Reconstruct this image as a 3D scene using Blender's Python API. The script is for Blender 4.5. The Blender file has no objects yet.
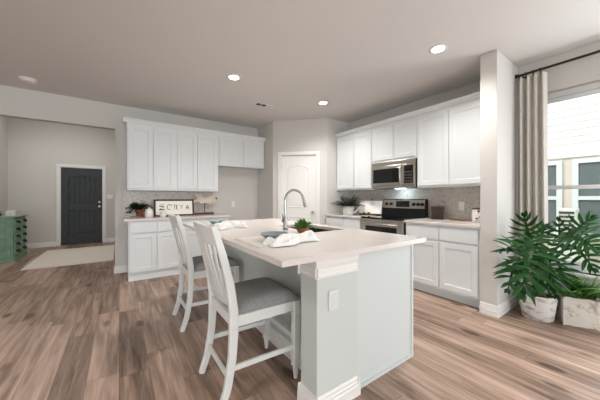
import bpy, bmesh, math, random
from mathutils import Matrix, Vector, Euler, Quaternion
rnd = random.Random(7)
SC = bpy.context.scene
COL = SC.collection
PI = math.pi
R = math.radians

# ------------------------------------------------------------------ camera
EYE = 1.215
YAW = math.atan(181 / 258.0)
cd = bpy.data.cameras.new('camera')
cd.sensor_width = 36.0
cd.lens = 258 / 600 * 36
cd.shift_y = -1.5 / 600
cd.clip_start = 0.05
cam = bpy.data.objects.new('camera', cd)
COL.objects.link(cam)
cam.location = (0, 0, EYE)
cam.rotation_euler = (PI / 2, 0, -YAW)
SC.camera = cam

# ------------------------------------------------------------------ world, sun, exposure
SC.view_settings.view_transform = 'Standard'
SC.view_settings.look = 'None'
SC.view_settings.gamma = 1.0
SC.view_settings.use_curve_mapping = False
SC.view_settings.exposure = 0.84
w = bpy.data.worlds.new('sky')
SC.world = w
w.use_nodes = True
nt = w.node_tree
bg = nt.nodes['Background']
bg.inputs['Color'].default_value = (0.86, 0.93, 1.0, 1)
bg.inputs['Strength'].default_value = 1.3

def add_light(name, kind, loc, energy, color=(1, 1, 1), rot=(0, 0, 0), **kw):
    ld = bpy.data.lights.new(name, kind)
    ld.energy = energy
    ld.color = color
    for k, v in kw.items():
        setattr(ld, k, v)
    o = bpy.data.objects.new(name, ld)
    COL.objects.link(o)
    o.location = loc
    o.rotation_euler = rot
    return o

sun = add_light('sun', 'SUN', (0, 0, 8), 1.0, (1.0, 0.96, 0.9))
sun.rotation_euler = Vector((0.62, -0.30, -0.72)).to_track_quat('-Z', 'Y').to_euler()
sun.data.angle = R(1.0)

def portal(name, loc, rot, sx, sy):
    o = add_light(name, 'AREA', loc, 1.0, rot=rot, shape='RECTANGLE', size=sx, size_y=sy)
    o.data.cycles.is_portal = True
    return o
LAMP_W = 60.0            # each recessed ceiling lamp
FOYER_W = 15.0
FILL = 0.30                # scale of the area lamps added inside the windows to boost daylight
for (x, z, sx, sz) in ((-2.35, 1.4, 2.1, 1.8), (0.65, 1.4, 2.1, 1.8)):
    add_light('window_fill', 'AREA', (x, -6.49, z), 235 * FILL, (.92, .965, 1.0), (-PI / 2, 0, PI), shape='RECTANGLE', size=sx, size_y=sz)
add_light('window_fill', 'AREA', (3.85, -0.42, 1.4), 30 * FILL / .3, (.92, .96, 1.0), (0, PI / 2, 0), shape='RECTANGLE', size=1.8, size_y=1.4)  # added lamp in the unseen part of the right window, strengthens its daylight
add_light('window_fill', 'AREA', (-6.19, -0.8, 1.32), 420 * FILL, (.92, .965, 1.0), (0, -PI / 2, PI), shape='RECTANGLE', size=2.0, size_y=2.8)

# ------------------------------------------------------------------ helpers
def lin(c):
    return tuple(((x / 255) / 12.92 if x / 255 <= 0.04045 else ((x / 255 + 0.055) / 1.055) ** 2.4) for x in c)

MATS = {}
def mat(name, rgb, rough=0.5, metal=0.0, spec=0.5, bump=0.0, bscale=40.0, var=0.0, vscale=6.0, emit=0.0, stretch=None, trans=0.0, ior=1.45):
    if name in MATS:
        return MATS[name]
    m = bpy.data.materials.new(name)
    m.use_nodes = True
    n = m.node_tree.nodes
    l = m.node_tree.links
    b = n['Principled BSDF']
    c = lin(rgb)
    b.inputs['Base Color'].default_value = (*c, 1)
    b.inputs['Roughness'].default_value = rough
    b.inputs['Metallic'].default_value = metal
    b.inputs['Specular IOR Level'].default_value = spec
    b.inputs['IOR'].default_value = ior
    if trans:
        b.inputs['Transmission Weight'].default_value = trans
    if emit:
        b.inputs['Emission Color'].default_value = (*c, 1)
        b.inputs['Emission Strength'].default_value = emit
    tc = None
    if bump or var:
        tc = n.new('ShaderNodeTexCoord')
        mp = n.new('ShaderNodeMapping')
        l.new(tc.outputs['Object'], mp.inputs['Vector'])
        if stretch:
            mp.inputs['Scale'].default_value = stretch
    if var:
        nz = n.new('ShaderNodeTexNoise')
        nz.inputs['Scale'].default_value = vscale
        nz.inputs['Detail'].default_value = 5
        l.new(mp.outputs['Vector'], nz.inputs['Vector'])
        cr = n.new('ShaderNodeValToRGB')
        cr.color_ramp.elements[0].position = 0.3
        cr.color_ramp.elements[1].position = 0.7
        cr.color_ramp.elements[0].color = (*[max(0, x * (1 - var)) for x in c], 1)
        cr.color_ramp.elements[1].color = (*[min(1, x * (1 + var)) for x in c], 1)
        l.new(nz.outputs['Fac'], cr.inputs['Fac'])
        l.new(cr.outputs['Color'], b.inputs['Base Color'])
    if bump:
        nz2 = n.new('ShaderNodeTexNoise')
        nz2.inputs['Scale'].default_value = bscale
        nz2.inputs['Detail'].default_value = 3
        l.new(mp.outputs['Vector'], nz2.inputs['Vector'])
        bp = n.new('ShaderNodeBump')
        bp.inputs['Strength'].default_value = bump
        bp.inputs['Distance'].default_value = 0.01
        l.new(nz2.outputs['Fac'], bp.inputs['Height'])
        l.new(bp.outputs['Normal'], b.inputs['Normal'])
    MATS[name] = m
    return m

class MB:
    """collects shapes and links them as one mesh object"""
    def __init__(self, M=None):
        self.bm = bmesh.new()
        self.M = M
    def _t(self, verts, M=None):
        for mm in (M, self.M):
            if mm is not None:
                bmesh.ops.transform(self.bm, matrix=mm, verts=verts)
    def box(self, x0, x1, y0, y1, z0, z1, bev=0.0, M=None, seg=2):
        r = bmesh.ops.create_cube(self.bm, size=1.0)
        vs = r['verts']
        for v in vs:
            v.co = Vector((x0 if v.co.x < 0 else x1, y0 if v.co.y < 0 else y1, z0 if v.co.z < 0 else z1))
        if bev:
            es = list({e for v in vs for e in v.link_edges})
            rb = bmesh.ops.bevel(self.bm, geom=es, offset=bev, segments=seg, affect='EDGES', profile=0.5)
            vs = list({v for f in rb['faces'] for v in f.verts} | {v for v in vs if v.is_valid})
            # collect the connected island
            seen = set(vs); stack = list(vs)
            while stack:
                a = stack.pop()
                for e in a.link_edges:
                    o = e.other_vert(a)
                    if o not in seen:
                        seen.add(o); stack.append(o)
            vs = list(seen)
        self._t(vs, M)
        return self
    def prism(self, pts, y0, y1, M=None):
        """polygon in x,z extruded along y"""
        a = [self.bm.verts.new((p[0], y0, p[1])) for p in pts]
        b = [self.bm.verts.new((p[0], y1, p[1])) for p in pts]
        n = len(pts)
        fs = [self.bm.faces.new(a), self.bm.faces.new(b[::-1])]
        for i in range(n):
            j = (i + 1) % n
            fs.append(self.bm.faces.new((a[j], a[i], b[i], b[j])))
        bmesh.ops.recalc_face_normals(self.bm, faces=fs)
        self._t(a + b, M)
        return self
    def prismz(self, pts, z0, z1, M=None):
        a = [self.bm.verts.new((p[0], p[1], z0)) for p in pts]
        b = [self.bm.verts.new((p[0], p[1], z1)) for p in pts]
        n = len(pts)
        fs = [self.bm.faces.new(a[::-1]), self.bm.faces.new(b)]
        for i in range(n):
            j = (i + 1) % n
            fs.append(self.bm.faces.new((a[i], a[j], b[j], b[i])))
        bmesh.ops.recalc_face_normals(self.bm, faces=fs)
        self._t(a + b, M)
        return self
    def sweep(self, prof, p0, p1, nrm, M=None):
        """profile [(out, z)] swept from p0 to p1 (xy), nrm = outward xy direction"""
        nx, ny = nrm
        A = [self.bm.verts.new((p0[0] + nx * q[0], p0[1] + ny * q[0], q[1])) for q in prof]
        B = [self.bm.verts.new((p1[0] + nx * q[0], p1[1] + ny * q[0], q[1])) for q in prof]
        n = len(prof)
        fs = [self.bm.faces.new(A), self.bm.faces.new(B[::-1])]
        for i in range(n):
            j = (i + 1) % n
            fs.append(self.bm.faces.new((A[i], B[i], B[j], A[j])))
        bmesh.ops.recalc_face_normals(self.bm, faces=fs)
        self._t(A + B, M)
        return self
    def tube(self, path, rad, n=12, M=None, cap=True, squash=1.0):
        path = [Vector(p) for p in path]
        rads = rad if isinstance(rad, (list, tuple)) else [rad] * len(path)
        rings = []
        up = None
        for i, p in enumerate(path):
            a = path[max(i - 1, 0)]; b = path[min(i + 1, len(path) - 1)]
            t = (b - a).normalized()
            if up is None:
                up = Vector((0, 0, 1)) if abs(t.z) < 0.9 else Vector((1, 0, 0))
            s = t.cross(up)
            if s.length < 1e-6:
                s = t.orthogonal()
            s.normalize()
            up = s.cross(t).normalized()
            rings.append([self.bm.verts.new(p + (s * math.cos(2 * PI * k / n) + up * squash * math.sin(2 * PI * k / n)) * rads[i]) for k in range(n)])
        fs = []
        for i in range(len(rings) - 1):
            for k in range(n):
                j = (k + 1) % n
                fs.append(self.bm.faces.new((rings[i][k], rings[i][j], rings[i + 1][j], rings[i + 1][k])))
        if cap:
            fs.append(self.bm.faces.new(rings[0][::-1])); fs.append(self.bm.faces.new(rings[-1]))
        bmesh.ops.recalc_face_normals(self.bm, faces=fs)
        self._t([v for r in rings for v in r], M)
        return self
    def bar(self, path, wx, wy, side=(0, 1, 0), M=None):
        """rectangular section swept along a path; wx across travel in the bend plane, wy along side"""
        path = [Vector(p) for p in path]
        side = Vector(side).normalized()
        W = wx if isinstance(wx, (list, tuple)) else [wx] * len(path)
        rings = []
        for i, p in enumerate(path):
            a = path[max(i - 1, 0)]; b = path[min(i + 1, len(path) - 1)]
            t = (b - a).normalized()
            s = t.cross(side).normalized()
            q = []
            hx = W[i] / 2; hy = wy / 2; c = min(hx, hy) * 0.3
            for (u, v) in ((hx - c, hy), (-hx + c, hy), (-hx, hy - c), (-hx, -hy + c), (-hx + c, -hy), (hx - c, -hy), (hx, -hy + c), (hx, hy - c)):
                q.append(self.bm.verts.new(p + s * u + side * v))
            rings.append(q)
        fs = []
        n = 8
        for i in range(len(rings) - 1):
            for k in range(n):
                j = (k + 1) % n
                fs.append(self.bm.faces.new((rings[i][k], rings[i][j], rings[i + 1][j], rings[i + 1][k])))
        fs.append(self.bm.faces.new(rings[0][::-1])); fs.append(self.bm.faces.new(rings[-1]))
        bmesh.ops.recalc_face_normals(self.bm, faces=fs)
        self._t([v for r in rings for v in r], M)
        return self
    def lathe(self, prof, n=32, loc=(0, 0, 0), M=None):
        """profile [(r, z)]"""
        lo = Vector(loc)
        rings = []
        allv = []
        for (r, z) in prof:
            if r < 1e-6:
                v = self.bm.verts.new(lo + Vector((0, 0, z)))
                rings.append([v]); allv.append(v)
            else:
                q = [self.bm.verts.new(lo + Vector((r * math.cos(2 * PI * k / n), r * math.sin(2 * PI * k / n), z))) for k in range(n)]
                rings.append(q); allv += q
        fs = []
        for a, b in zip(rings, rings[1:]):
            if len(a) == 1 and len(b) == 1:
                continue
            for k in range(n):
                j = (k + 1) % n
                if len(a) == 1:
                    fs.append(self.bm.faces.new((a[0], b[j], b[k])))
                elif len(b) == 1:
                    fs.append(self.bm.faces.new((a[k], a[j], b[0])))
                else:
                    fs.append(self.bm.faces.new((a[k], a[j], b[j], b[k])))
        bmesh.ops.recalc_face_normals(self.bm, faces=fs)
        self._t(allv, M)
        return self
    def quad(self, pts, M=None):
        vs = [self.bm.verts.new(p) for p in pts]
        self.bm.faces.new(vs)
        self._t(vs, M)
        return self
    def panel_door(self, x0, x1, y, z0, z1, t=0.019, stile=0.058, deep=0.007, M=None):
        """shaker door: front towards -y at y-t, back at y"""
        g = self.bm
        def rect(a, yy):
            return [g.verts.new((x0 + a, yy, z0 + a)), g.verts.new((x1 - a, yy, z0 + a)), g.verts.new((x1 - a, yy, z1 - a)), g.verts.new((x0 + a, yy, z1 - a))]
        rs = [rect(0, y), rect(0, y - t + 0.002), rect(0.002, y - t), rect(stile, y - t), rect(stile + 0.004, y - t + deep * 0.55), rect(stile + 0.012, y - t + deep)]
        fs = [g.faces.new(rs[0])]
        for a, b in zip(rs, rs[1:]):
            for k in range(4):
                j = (k + 1) % 4
                fs.append(g.faces.new((a[k], a[j], b[j], b[k])))
        fs.append(g.faces.new(rs[-1]))
        bmesh.ops.recalc_face_normals(g, faces=fs)
        self._t([v for r in rs for v in r], M)
        return self
    def build(self, name, m, parent=None, smooth=False, local=False, sharp=35):
        me = bpy.data.meshes.new(name)
        if parent is not None and not local:
            off = origin_of(parent)
            bmesh.ops.translate(self.bm, verts=self.bm.verts[:], vec=-off)
        self.bm.to_mesh(me)
        self.bm.free()
        if smooth:
            for p in me.polygons:
                p.use_smooth = True
            try:
                me.set_sharp_from_angle(angle=R(sharp))
            except Exception:
                pass
        ms = m if isinstance(m, (list, tuple)) else [m]
        for k in ms:
            me.materials.append(k)
        o = bpy.data.objects.new(name, me)
        COL.objects.link(o)
        if parent is not None:
            o.parent = parent
        return o

def origin_of(o):
    v = Vector((0, 0, 0))
    while o is not None:
        v += o.location
        o = o.parent
    return v

def tag(o, label=None, cat=None, group=None, kind=None):
    if label: o['label'] = label
    if cat: o['category'] = cat
    if group: o['group'] = group
    if kind: o['kind'] = kind
    return o
def thing(name, loc, label, cat, group=None, rz=0.0):
    o = bpy.data.objects.new(name, None)
    COL.objects.link(o)
    o.empty_display_size = 0.1
    o.location = loc
    o.rotation_euler = (0, 0, rz)
    return tag(o, label, cat, group)
def structure(o):
    o['kind'] = 'structure'
    return o
def copy_tree(o, parent=None):
    c = o.copy()
    COL.objects.link(c)
    c.parent = parent
    for ch in list(o.children):
        copy_tree(ch, c)
    return c
def rotm(loc, deg):
    return Matrix.Translation(Vector(loc)) @ Matrix.Rotation(R(deg), 4, 'Z')

# ------------------------------------------------------------------ materials
M_WALL = mat('wall_paint', (208, 205, 200), 0.85, spec=0.2, bump=0.04, bscale=180)
M_CEIL = mat('ceiling_paint', (222, 219, 216), 0.9, spec=0.15, bump=0.05, bscale=150)
M_TRIM = mat('white_trim', (232, 230, 226), 0.45)
M_CAB = mat('cabinet_white', (227, 230, 231), 0.4)
M_ISL = mat('island_white', (205, 211, 210), 0.45)
M_POST = mat('island_post_paint', (201, 205, 202), 0.7, spec=0.25)
M_QUARTZ = mat('quartz', (220, 211, 204), 0.22, var=0.025, vscale=9)
M_STEEL = mat('stainless', (190, 184, 176), 0.28, metal=1.0, bump=0.02, bscale=60, stretch=(1, 1, 30))
M_CHROME = mat('chrome', (165, 163, 160), 0.16, metal=1.0)
M_SINK = mat('sink_steel', (62, 52, 45), 0.35, metal=0.5)
M_BLACKGL = mat('black_glass', (10, 10, 11), 0.06)
M_BLACK = mat('black_plastic', (16, 16, 17), 0.35)
M_CHAIR = mat('chair_white', (226, 228, 225), 0.5, var=0.02, vscale=12)
M_SEAT = mat('grey_fabric', (148, 148, 147), 0.95, spec=0.1, bump=0.35, bscale=420, var=0.12, vscale=60)
M_DOORDK = mat('dark_door', (46, 50, 53), 0.5, var=0.35, vscale=9, stretch=(6, 6, 0.6))
M_NICKEL = mat('nickel', (180, 178, 172), 0.3, metal=1.0)
M_GREEN = mat('green_paint', (134, 166, 142), 0.55, var=0.18, vscale=9, bump=0.08, bscale=40)
M_GREENDK = mat('green_groove', (52, 68, 58), 0.7)
M_IRON = mat('dark_iron', (38, 34, 31), 0.5, metal=0.4)
M_RUG = mat('rug_wool', (234, 225, 214), 0.95, spec=0.1, bump=0.5, bscale=160, var=0.05, vscale=30)
M_BRONZE = mat('bronze', (66, 54, 46), 0.4, metal=0.7)
M_CURT = mat('curtain_linen', (210, 205, 197), 0.9, spec=0.1, bump=0.15, bscale=350, var=0.04, vscale=40, stretch=(1, 1, 0.3))
M_LEAF = mat('leaf_green', (27, 72, 25), 0.36, spec=0.4, var=0.5, vscale=9)
M_LEAF2 = mat('leaf_mid', (92, 138, 62), 0.45, var=0.35, vscale=14)
M_LEAFDK = mat('leaf_dark', (30, 50, 30), 0.5, var=0.35, vscale=20)
M_STEM = mat('stem_green', (70, 110, 60), 0.5)
M_SOIL = mat('soil', (45, 34, 27), 0.95, bump=0.5, bscale=60)
M_TERRA = mat('terracotta', (150, 78, 56), 0.75, var=0.1, vscale=20)
M_WOODBOWL = mat('warm_wood', (150, 98, 62), 0.5, var=0.2, vscale=12, stretch=(1, 1, 6))
M_WALNUT = mat('walnut', (92, 66, 50), 0.55, var=0.25, vscale=14, stretch=(1, 6, 6))
M_GREYWOOD = mat('grey_wood', (150, 138, 122), 0.7, var=0.2, vscale=18, stretch=(1, 6, 6))
M_CERAM = mat('white_ceramic', (232, 229, 224), 0.3)
M_TEAL = mat('teal_glaze', (132, 150, 152), 0.3, var=0.2, vscale=14)
M_NAPKIN = mat('napkin_linen', (234, 233, 230), 0.9, spec=0.1, bump=0.1, bscale=300)
M_MAT = mat('placemat_weave', (226, 219, 213), 0.9, spec=0.1, bump=0.4, bscale=250)
M_PAPER = mat('paper', (246, 241, 232), 0.8, spec=0.2)
M_INK = mat('black_ink', (28, 26, 26), 0.7)
M_PLATE = mat('switch_plate', (236, 233, 228), 0.4)
M_SLOT = mat('slot_dark', (70, 66, 62), 0.6)
M_LAMP = mat('lamp_glow', (255, 248, 236), 0.5, emit=14.0)
M_LED = mat('display_glow', (120, 190, 215), 0.5, emit=0.6)
M_SIDING = mat('house_siding', (236, 232, 224), 0.7)
M_HOUSETRIM = mat('house_trim', (226, 210, 198), 0.7)
M_HGLASS = mat('house_glass', (104, 112, 112), 0.3, var=0.1, vscale=3)
M_VINYL = mat('window_vinyl', (225, 226, 226), 0.4)
M_GALV = mat('galvanised', (212, 198, 184), 0.6, metal=0.0, var=0.15, vscale=20)
M_GRASS = mat('lawn', (120, 135, 90), 0.95, var=0.2, vscale=8)

def weathered():
    m = bpy.data.materials.new('whitewashed_wood'); m.use_nodes = True
    n = m.node_tree.nodes; l = m.node_tree.links; b = n['Principled BSDF']
    tc = n.new('ShaderNodeTexCoord'); nz = n.new('ShaderNodeTexNoise'); cr = n.new('ShaderNodeValToRGB')
    nz.inputs['Scale'].default_value = 9; nz.inputs['Detail'].default_value = 8; nz.inputs['Roughness'].default_value = 0.7
    l.new(tc.outputs['Object'], nz.inputs['Vector']); l.new(nz.outputs['Fac'], cr.inputs['Fac'])
    e = cr.color_ramp.elements
    e[0].position = 0.30; e[0].color = (*lin((112, 100, 88)), 1)
    e[1].position = 0.46; e[1].color = (*lin((222, 216, 206)), 1)
    l.new(cr.outputs['Color'], b.inputs['Base Color']); b.inputs['Roughness'].default_value = 0.85
    bp = n.new('ShaderNodeBump'); bp.inputs['Strength'].default_value = 0.6; bp.inputs['Distance'].default_value = 0.01
    l.new(nz.outputs['Fac'], bp.inputs['Height']); l.new(bp.outputs['Normal'], b.inputs['Normal'])
    return m
M_WASH = weathered()

def see_through(m, amount):
    n = m.node_tree.nodes; l = m.node_tree.links; b = n['Principled BSDF']; out = n['Material Output']
    t = n.new('ShaderNodeBsdfTranslucent'); mx = n.new('ShaderNodeMixShader'); mx.inputs['Fac'].default_value = amount
    src = b.inputs['Base Color'].links[0].from_socket
    l.new(src, t.inputs['Color']); l.new(b.outputs[0], mx.inputs[1]); l.new(t.outputs[0], mx.inputs[2]); l.new(mx.outputs[0], out.inputs['Surface'])
for m_ in (M_LEAF, M_LEAF2, M_LEAFDK):
    see_through(m_, .2)

def stone_pot():
    m = bpy.data.materials.new('stone_pot'); m.use_nodes = True
    n = m.node_tree.nodes; l = m.node_tree.links; b = n['Principled BSDF']
    tc = n.new('ShaderNodeTexCoord'); mp = n.new('ShaderNodeMapping'); nz = n.new('ShaderNodeTexNoise'); cr = n.new('ShaderNodeValToRGB')
    mp.inputs['Scale'].default_value = (5, 5, 14)
    nz.inputs['Scale'].default_value = 1.6; nz.inputs['Detail'].default_value = 8
    l.new(tc.outputs['Object'], mp.inputs['Vector']); l.new(mp.outputs['Vector'], nz.inputs['Vector']); l.new(nz.outputs['Fac'], cr.inputs['Fac'])
    e = cr.color_ramp.elements
    e[0].position = 0.33; e[0].color = (*lin((150, 146, 140)), 1)
    e[1].position = 0.5; e[1].color = (*lin((226, 223, 218)), 1)
    l.new(cr.outputs['Color'], b.inputs['Base Color']); b.inputs['Roughness'].default_value = 0.7
    return m
M_STONE = stone_pot()

def floor_mat():
    m = bpy.data.materials.new('oak_planks'); m.use_nodes = True
    n = m.node_tree.nodes; l = m.node_tree.links; b = n['Principled BSDF']
    def math_(op, a, bb=None):
        x = n.new('ShaderNodeMath'); x.operation = op
        for i, q in enumerate((a, bb)):
            if q is None: continue
            if isinstance(q, (int, float)): x.inputs[i].default_value = q
            else: l.new(q, x.inputs[i])
        return x.outputs[0]
    tc = n.new('ShaderNodeTexCoord'); sp = n.new('ShaderNodeSeparateXYZ')
    l.new(tc.outputs['Object'], sp.inputs[0])
    W, LEN = 0.178, 1.22
    px = math_('DIVIDE', sp.outputs['X'], W)
    ix = math_('FLOOR', px); fx = math_('FRACT', px)
    wn = n.new('ShaderNodeTexWhiteNoise'); wn.noise_dimensions = '1D'; l.new(ix, wn.inputs['W'])
    py = math_('ADD', math_('DIVIDE', sp.outputs['Y'], LEN), math_('MULTIPLY', wn.outputs['Value'], 7.3))
    iy = math_('FLOOR', py); fy = math_('FRACT', py)
    cb = n.new('ShaderNodeCombineXYZ'); l.new(ix, cb.inputs[0]); l.new(iy, cb.inputs[1])
    w2 = n.new('ShaderNodeTexWhiteNoise'); w2.noise_dimensions = '2D'; l.new(cb.outputs[0], w2.inputs['Vector'])
    rid = w2.outputs['Value']
    # grain coordinates differ per plank
    gv = n.new('ShaderNodeCombineXYZ')
    l.new(math_('ADD', math_('MULTIPLY', sp.outputs['X'], 14.0), math_('MULTIPLY', rid, 31.0)), gv.inputs[0])
    l.new(math_('ADD', math_('MULTIPLY', sp.outputs['Y'], 1.1), math_('MULTIPLY', rid, 17.0)), gv.inputs[1])
    nz = n.new('ShaderNodeTexNoise'); nz.inputs['Scale'].default_value = 1.3; nz.inputs['Detail'].default_value = 7; nz.inputs['Roughness'].default_value = 0.62
    nz.inputs['Distortion'].default_value = 0.5
    l.new(gv.outputs[0], nz.inputs['Vector'])
    fv = n.new('ShaderNodeCombineXYZ')
    l.new(math_('MULTIPLY', sp.outputs['X'], 70.0), fv.inputs[0]); l.new(math_('MULTIPLY', sp.outputs['Y'], 3.0), fv.inputs[1])
    nf = n.new('ShaderNodeTexNoise'); nf.inputs['Scale'].default_value = 1.0; nf.inputs['Detail'].default_value = 4
    l.new(fv.outputs[0], nf.inputs['Vector'])
    # knots
    kv = n.new('ShaderNodeCombineXYZ')
    l.new(math_('MULTIPLY', sp.outputs['X'], 5.0), kv.inputs[0]); l.new(math_('MULTIPLY', sp.outputs['Y'], 2.2), kv.inputs[1])
    vo = n.new('ShaderNodeTexVoronoi'); vo.inputs['Scale'].default_value = 0.9; l.new(kv.outputs[0], vo.inputs['Vector'])
    kn = n.new('ShaderNodeMapRange'); kn.inputs['From Min'].default_value = 0.04; kn.inputs['From Max'].default_value = 0.20
    kn.inputs['To Min'].default_value = -0.42; kn.inputs['To Max'].default_value = 0.0
    l.new(vo.outputs['Distance'], kn.inputs['Value'])
    t = math_('ADD', math_('MULTIPLY', rid, 0.30), math_('MULTIPLY', nz.outputs['Fac'], 1.05))
    t = math_('ADD', t, math_('MULTIPLY', nf.outputs['Fac'], 0.30))
    t = math_('ADD', math_('SUBTRACT', t, 0.35), kn.outputs[0])
    cr = n.new('ShaderNodeValToRGB'); l.new(t, cr.inputs['Fac'])
    e = cr.color_ramp.elements
    e[0].position = 0.12; e[0].color = (*lin((84, 64, 52)), 1)
    e[1].position = 0.92; e[1].color = (*lin((216, 191, 175)), 1)
    x = e.new(0.38); x.color = (*lin((140, 116, 100)), 1)
    x = e.new(0.64); x.color = (*lin((186, 158, 141)), 1)
    # joints
    j1 = math_('LESS_THAN', fx, 0.012); j2 = math_('LESS_THAN', fy, 0.0022)
    jj = math_('MAXIMUM', j1, j2)
    mx = n.new('ShaderNodeMixRGB'); mx.inputs['Color2'].default_value = (*lin((62, 48, 40)), 1)
    l.new(math_('MULTIPLY', jj, 0.75), mx.inputs['Fac']); l.new(cr.outputs['Color'], mx.inputs['Color1'])
    l.new(mx.outputs['Color'], b.inputs['Base Color'])
    b.inputs['Roughness'].default_value = 0.42
    b.inputs['Specular IOR Level'].default_value = 0.42
    bp = n.new('ShaderNodeBump'); bp.inputs['Strength'].default_value = 0.12; bp.inputs['Distance'].default_value = 0.004
    l.new(math_('SUBTRACT', nf.outputs['Fac'], math_('MULTIPLY', jj, 2.0)), bp.inputs['Height']); l.new(bp.outputs['Normal'], b.inputs['Normal'])
    return m
M_FLOOR = floor_mat()

def mosaic():
    m = bpy.data.materials.new('mosaic_tile'); m.use_nodes = True
    n = m.node_tree.nodes; l = m.node_tree.links; b = n['Principled BSDF']
    tc = n.new('ShaderNodeTexCoord')
    vo = n.new('ShaderNodeTexVoronoi'); vo.inputs['Scale'].default_value = 44; vo.inputs['Randomness'].default_value = 0.35
    l.new(tc.outputs['Object'], vo.inputs['Vector'])
    sp = n.new('ShaderNodeSeparateColor'); l.new(vo.outputs['Color'], sp.inputs[0])
    cr = n.new('ShaderNodeValToRGB'); l.new(sp.outputs[0], cr.inputs['Fac'])
    e = cr.color_ramp.elements
    cr.color_ramp.interpolation = 'CONSTANT'
    e[0].position = 0; e[0].color = (*lin((204, 198, 189)), 1)
    e[1].position = 0.5; e[1].color = (*lin((198, 191, 181)), 1)
    x = e.new(0.76); x.color = (*lin((191, 184, 175)), 1)
    x = e.new(0.93); x.color = (*lin((180, 170, 159)), 1)
    l.new(cr.outputs['Color'], b.inputs['Base Color']); b.inputs['Roughness'].default_value = 0.25
    v2 = n.new('ShaderNodeTexVoronoi'); v2.feature = 'DISTANCE_TO_EDGE'; v2.inputs['Scale'].default_value = 44; v2.inputs['Randomness'].default_value = 0.35
    l.new(tc.outputs['Object'], v2.inputs['Vector'])
    mr = n.new('ShaderNodeMapRange'); mr.inputs['From Max'].default_value = 0.08; l.new(v2.outputs['Distance'], mr.inputs['Value'])
    bp = n.new('ShaderNodeBump'); bp.inputs['Strength'].default_value = 0.3; bp.inputs['Distance'].default_value = 0.003
    l.new(mr.outputs[0], bp.inputs['Height']); l.new(bp.outputs['Normal'], b.inputs['Normal'])
    return m
M_TILE = mosaic()

def glass_mat():
    m = bpy.data.materials.new('window_glass'); m.use_nodes = True
    n = m.node_tree.nodes; l = m.node_tree.links
    n.remove(n['Principled BSDF'])
    out = n['Material Output']
    tr = n.new('ShaderNodeBsdfTransparent'); gl = n.new('ShaderNodeBsdfGlossy'); gl.inputs['Roughness'].default_value = 0.02
    tr.inputs['Color'].default_value = (0.96, 0.98, 0.98, 1)
    fr = n.new('ShaderNodeFresnel'); fr.inputs['IOR'].default_value = 1.45
    mx = n.new('ShaderNodeMixShader')
    l.new(fr.outputs[0], mx.inputs['Fac']); l.new(tr.outputs[0], mx.inputs[1]); l.new(gl.outputs[0], mx.inputs[2])
    l.new(mx.outputs[0], out.inputs['Surface'])
    return m
M_GLASS = glass_mat()

# ------------------------------------------------------------------ the room
H = 2.74
YL = 5.14        # back wall face
XR = 3.81        # right wall face
YB = -6.5        # wall behind the camera
XLF = -6.2       # far left wall
FX0, FX1, FY1, FH = -2.15, 0.03, 8.95, 3.45   # foyer
WIN = (-1.15, 0.86, 0.46, 2.37)               # window in the right wall: y0,y1,z0,z1
RW = [(-3.4, -1.3, 0.5, 2.3), (-0.4, 1.7, 0.5, 2.3)]   # windows behind the camera: x0,x1,z0,z1
LW = (-2.2, 0.6, 0.3, 2.35)                   # window in the far left wall

structure(MB().box(XLF - .15, XR + .15, YB - .15, YL + .13, -0.1, 0).box(FX0 - .1, FX1 + .1, YL + .13, FY1 + .12, -0.1, 0).build('floor', M_FLOOR))
structure(MB().box(XLF - .15, XR + .15, YB - .15, YL + .13, H, H + .12).build('ceiling', M_CEIL))
structure(MB().box(FX0 - .1, FX1 + .1, YL + .13, FY1 + .12, FH, FH + .12).build('ceiling_foyer', M_CEIL))

b = MB()
b.box(-0.053, XR + .15, YL, YL + .13, 0, H)
b.box(FX0, -0.053, YL, YL + .13, 2.345, FH)
b.box(XLF - .15, FX0, YL, YL + .13, 0, H)
b.box(-0.053, FX1 + .1, YL, YL + .13, H + .12, FH)
structure(b.build('wall_back', M_WALL))
y0, y1, z0, z1 = WIN
b = MB()
b.box(XR, XR + .15, YB - .15, y0, 0, H).box(XR, XR + .15, y1, YL, 0, H).box(XR, XR + .15, y0, y1, 0, z0).box(XR, XR + .15, y0, y1, z1, H)
structure(b.build('wall_right', M_WALL))
structure(MB().box(3.165, XR - .001, 1.0, 1.155, 0, H, bev=0.006).build('wall_stub', M_WALL))
b = MB()
xs = XLF
for (a, c, p, q) in RW:
    b.box(xs, a, YB - .15, YB, 0, H).box(a, c, YB - .15, YB, 0, p).box(a, c, YB - .15, YB, q, H)
    xs = c
b.box(xs, XR, YB - .15, YB, 0, H)
structure(b.build('wall_front', M_WALL))
y0, y1, z0, z1 = LW
structure(MB().box(XLF - .15, XLF, YB - .15, y0, 0, H).box(XLF - .15, XLF, y1, YL, 0, H).box(XLF - .15, XLF, y0, y1, 0, z0).box(XLF - .15, XLF, y0, y1, z1, H).build('wall_left', M_WALL))
# foyer walls, front-door opening x -1.25..-0.36
DX0, DX1, DZ = -1.235, -0.365, 2.03
structure(MB().box(FX0 - .1, DX0, FY1, FY1 + .12, 0, FH).box(DX1, FX1 + .1, FY1, FY1 + .12, 0, FH).box(DX0, DX1, FY1, FY1 + .12, DZ, FH).build('wall_foyer_back', M_WALL))
structure(MB().box(FX0 - .1, FX0, YL + .13, FY1, 0, FH).build('wall_foyer_left', M_WALL))
structure(MB().box(FX1, FX1 + .1, YL + .13, FY1, 0, FH).build('wall_foyer_right', M_WALL))
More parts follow.
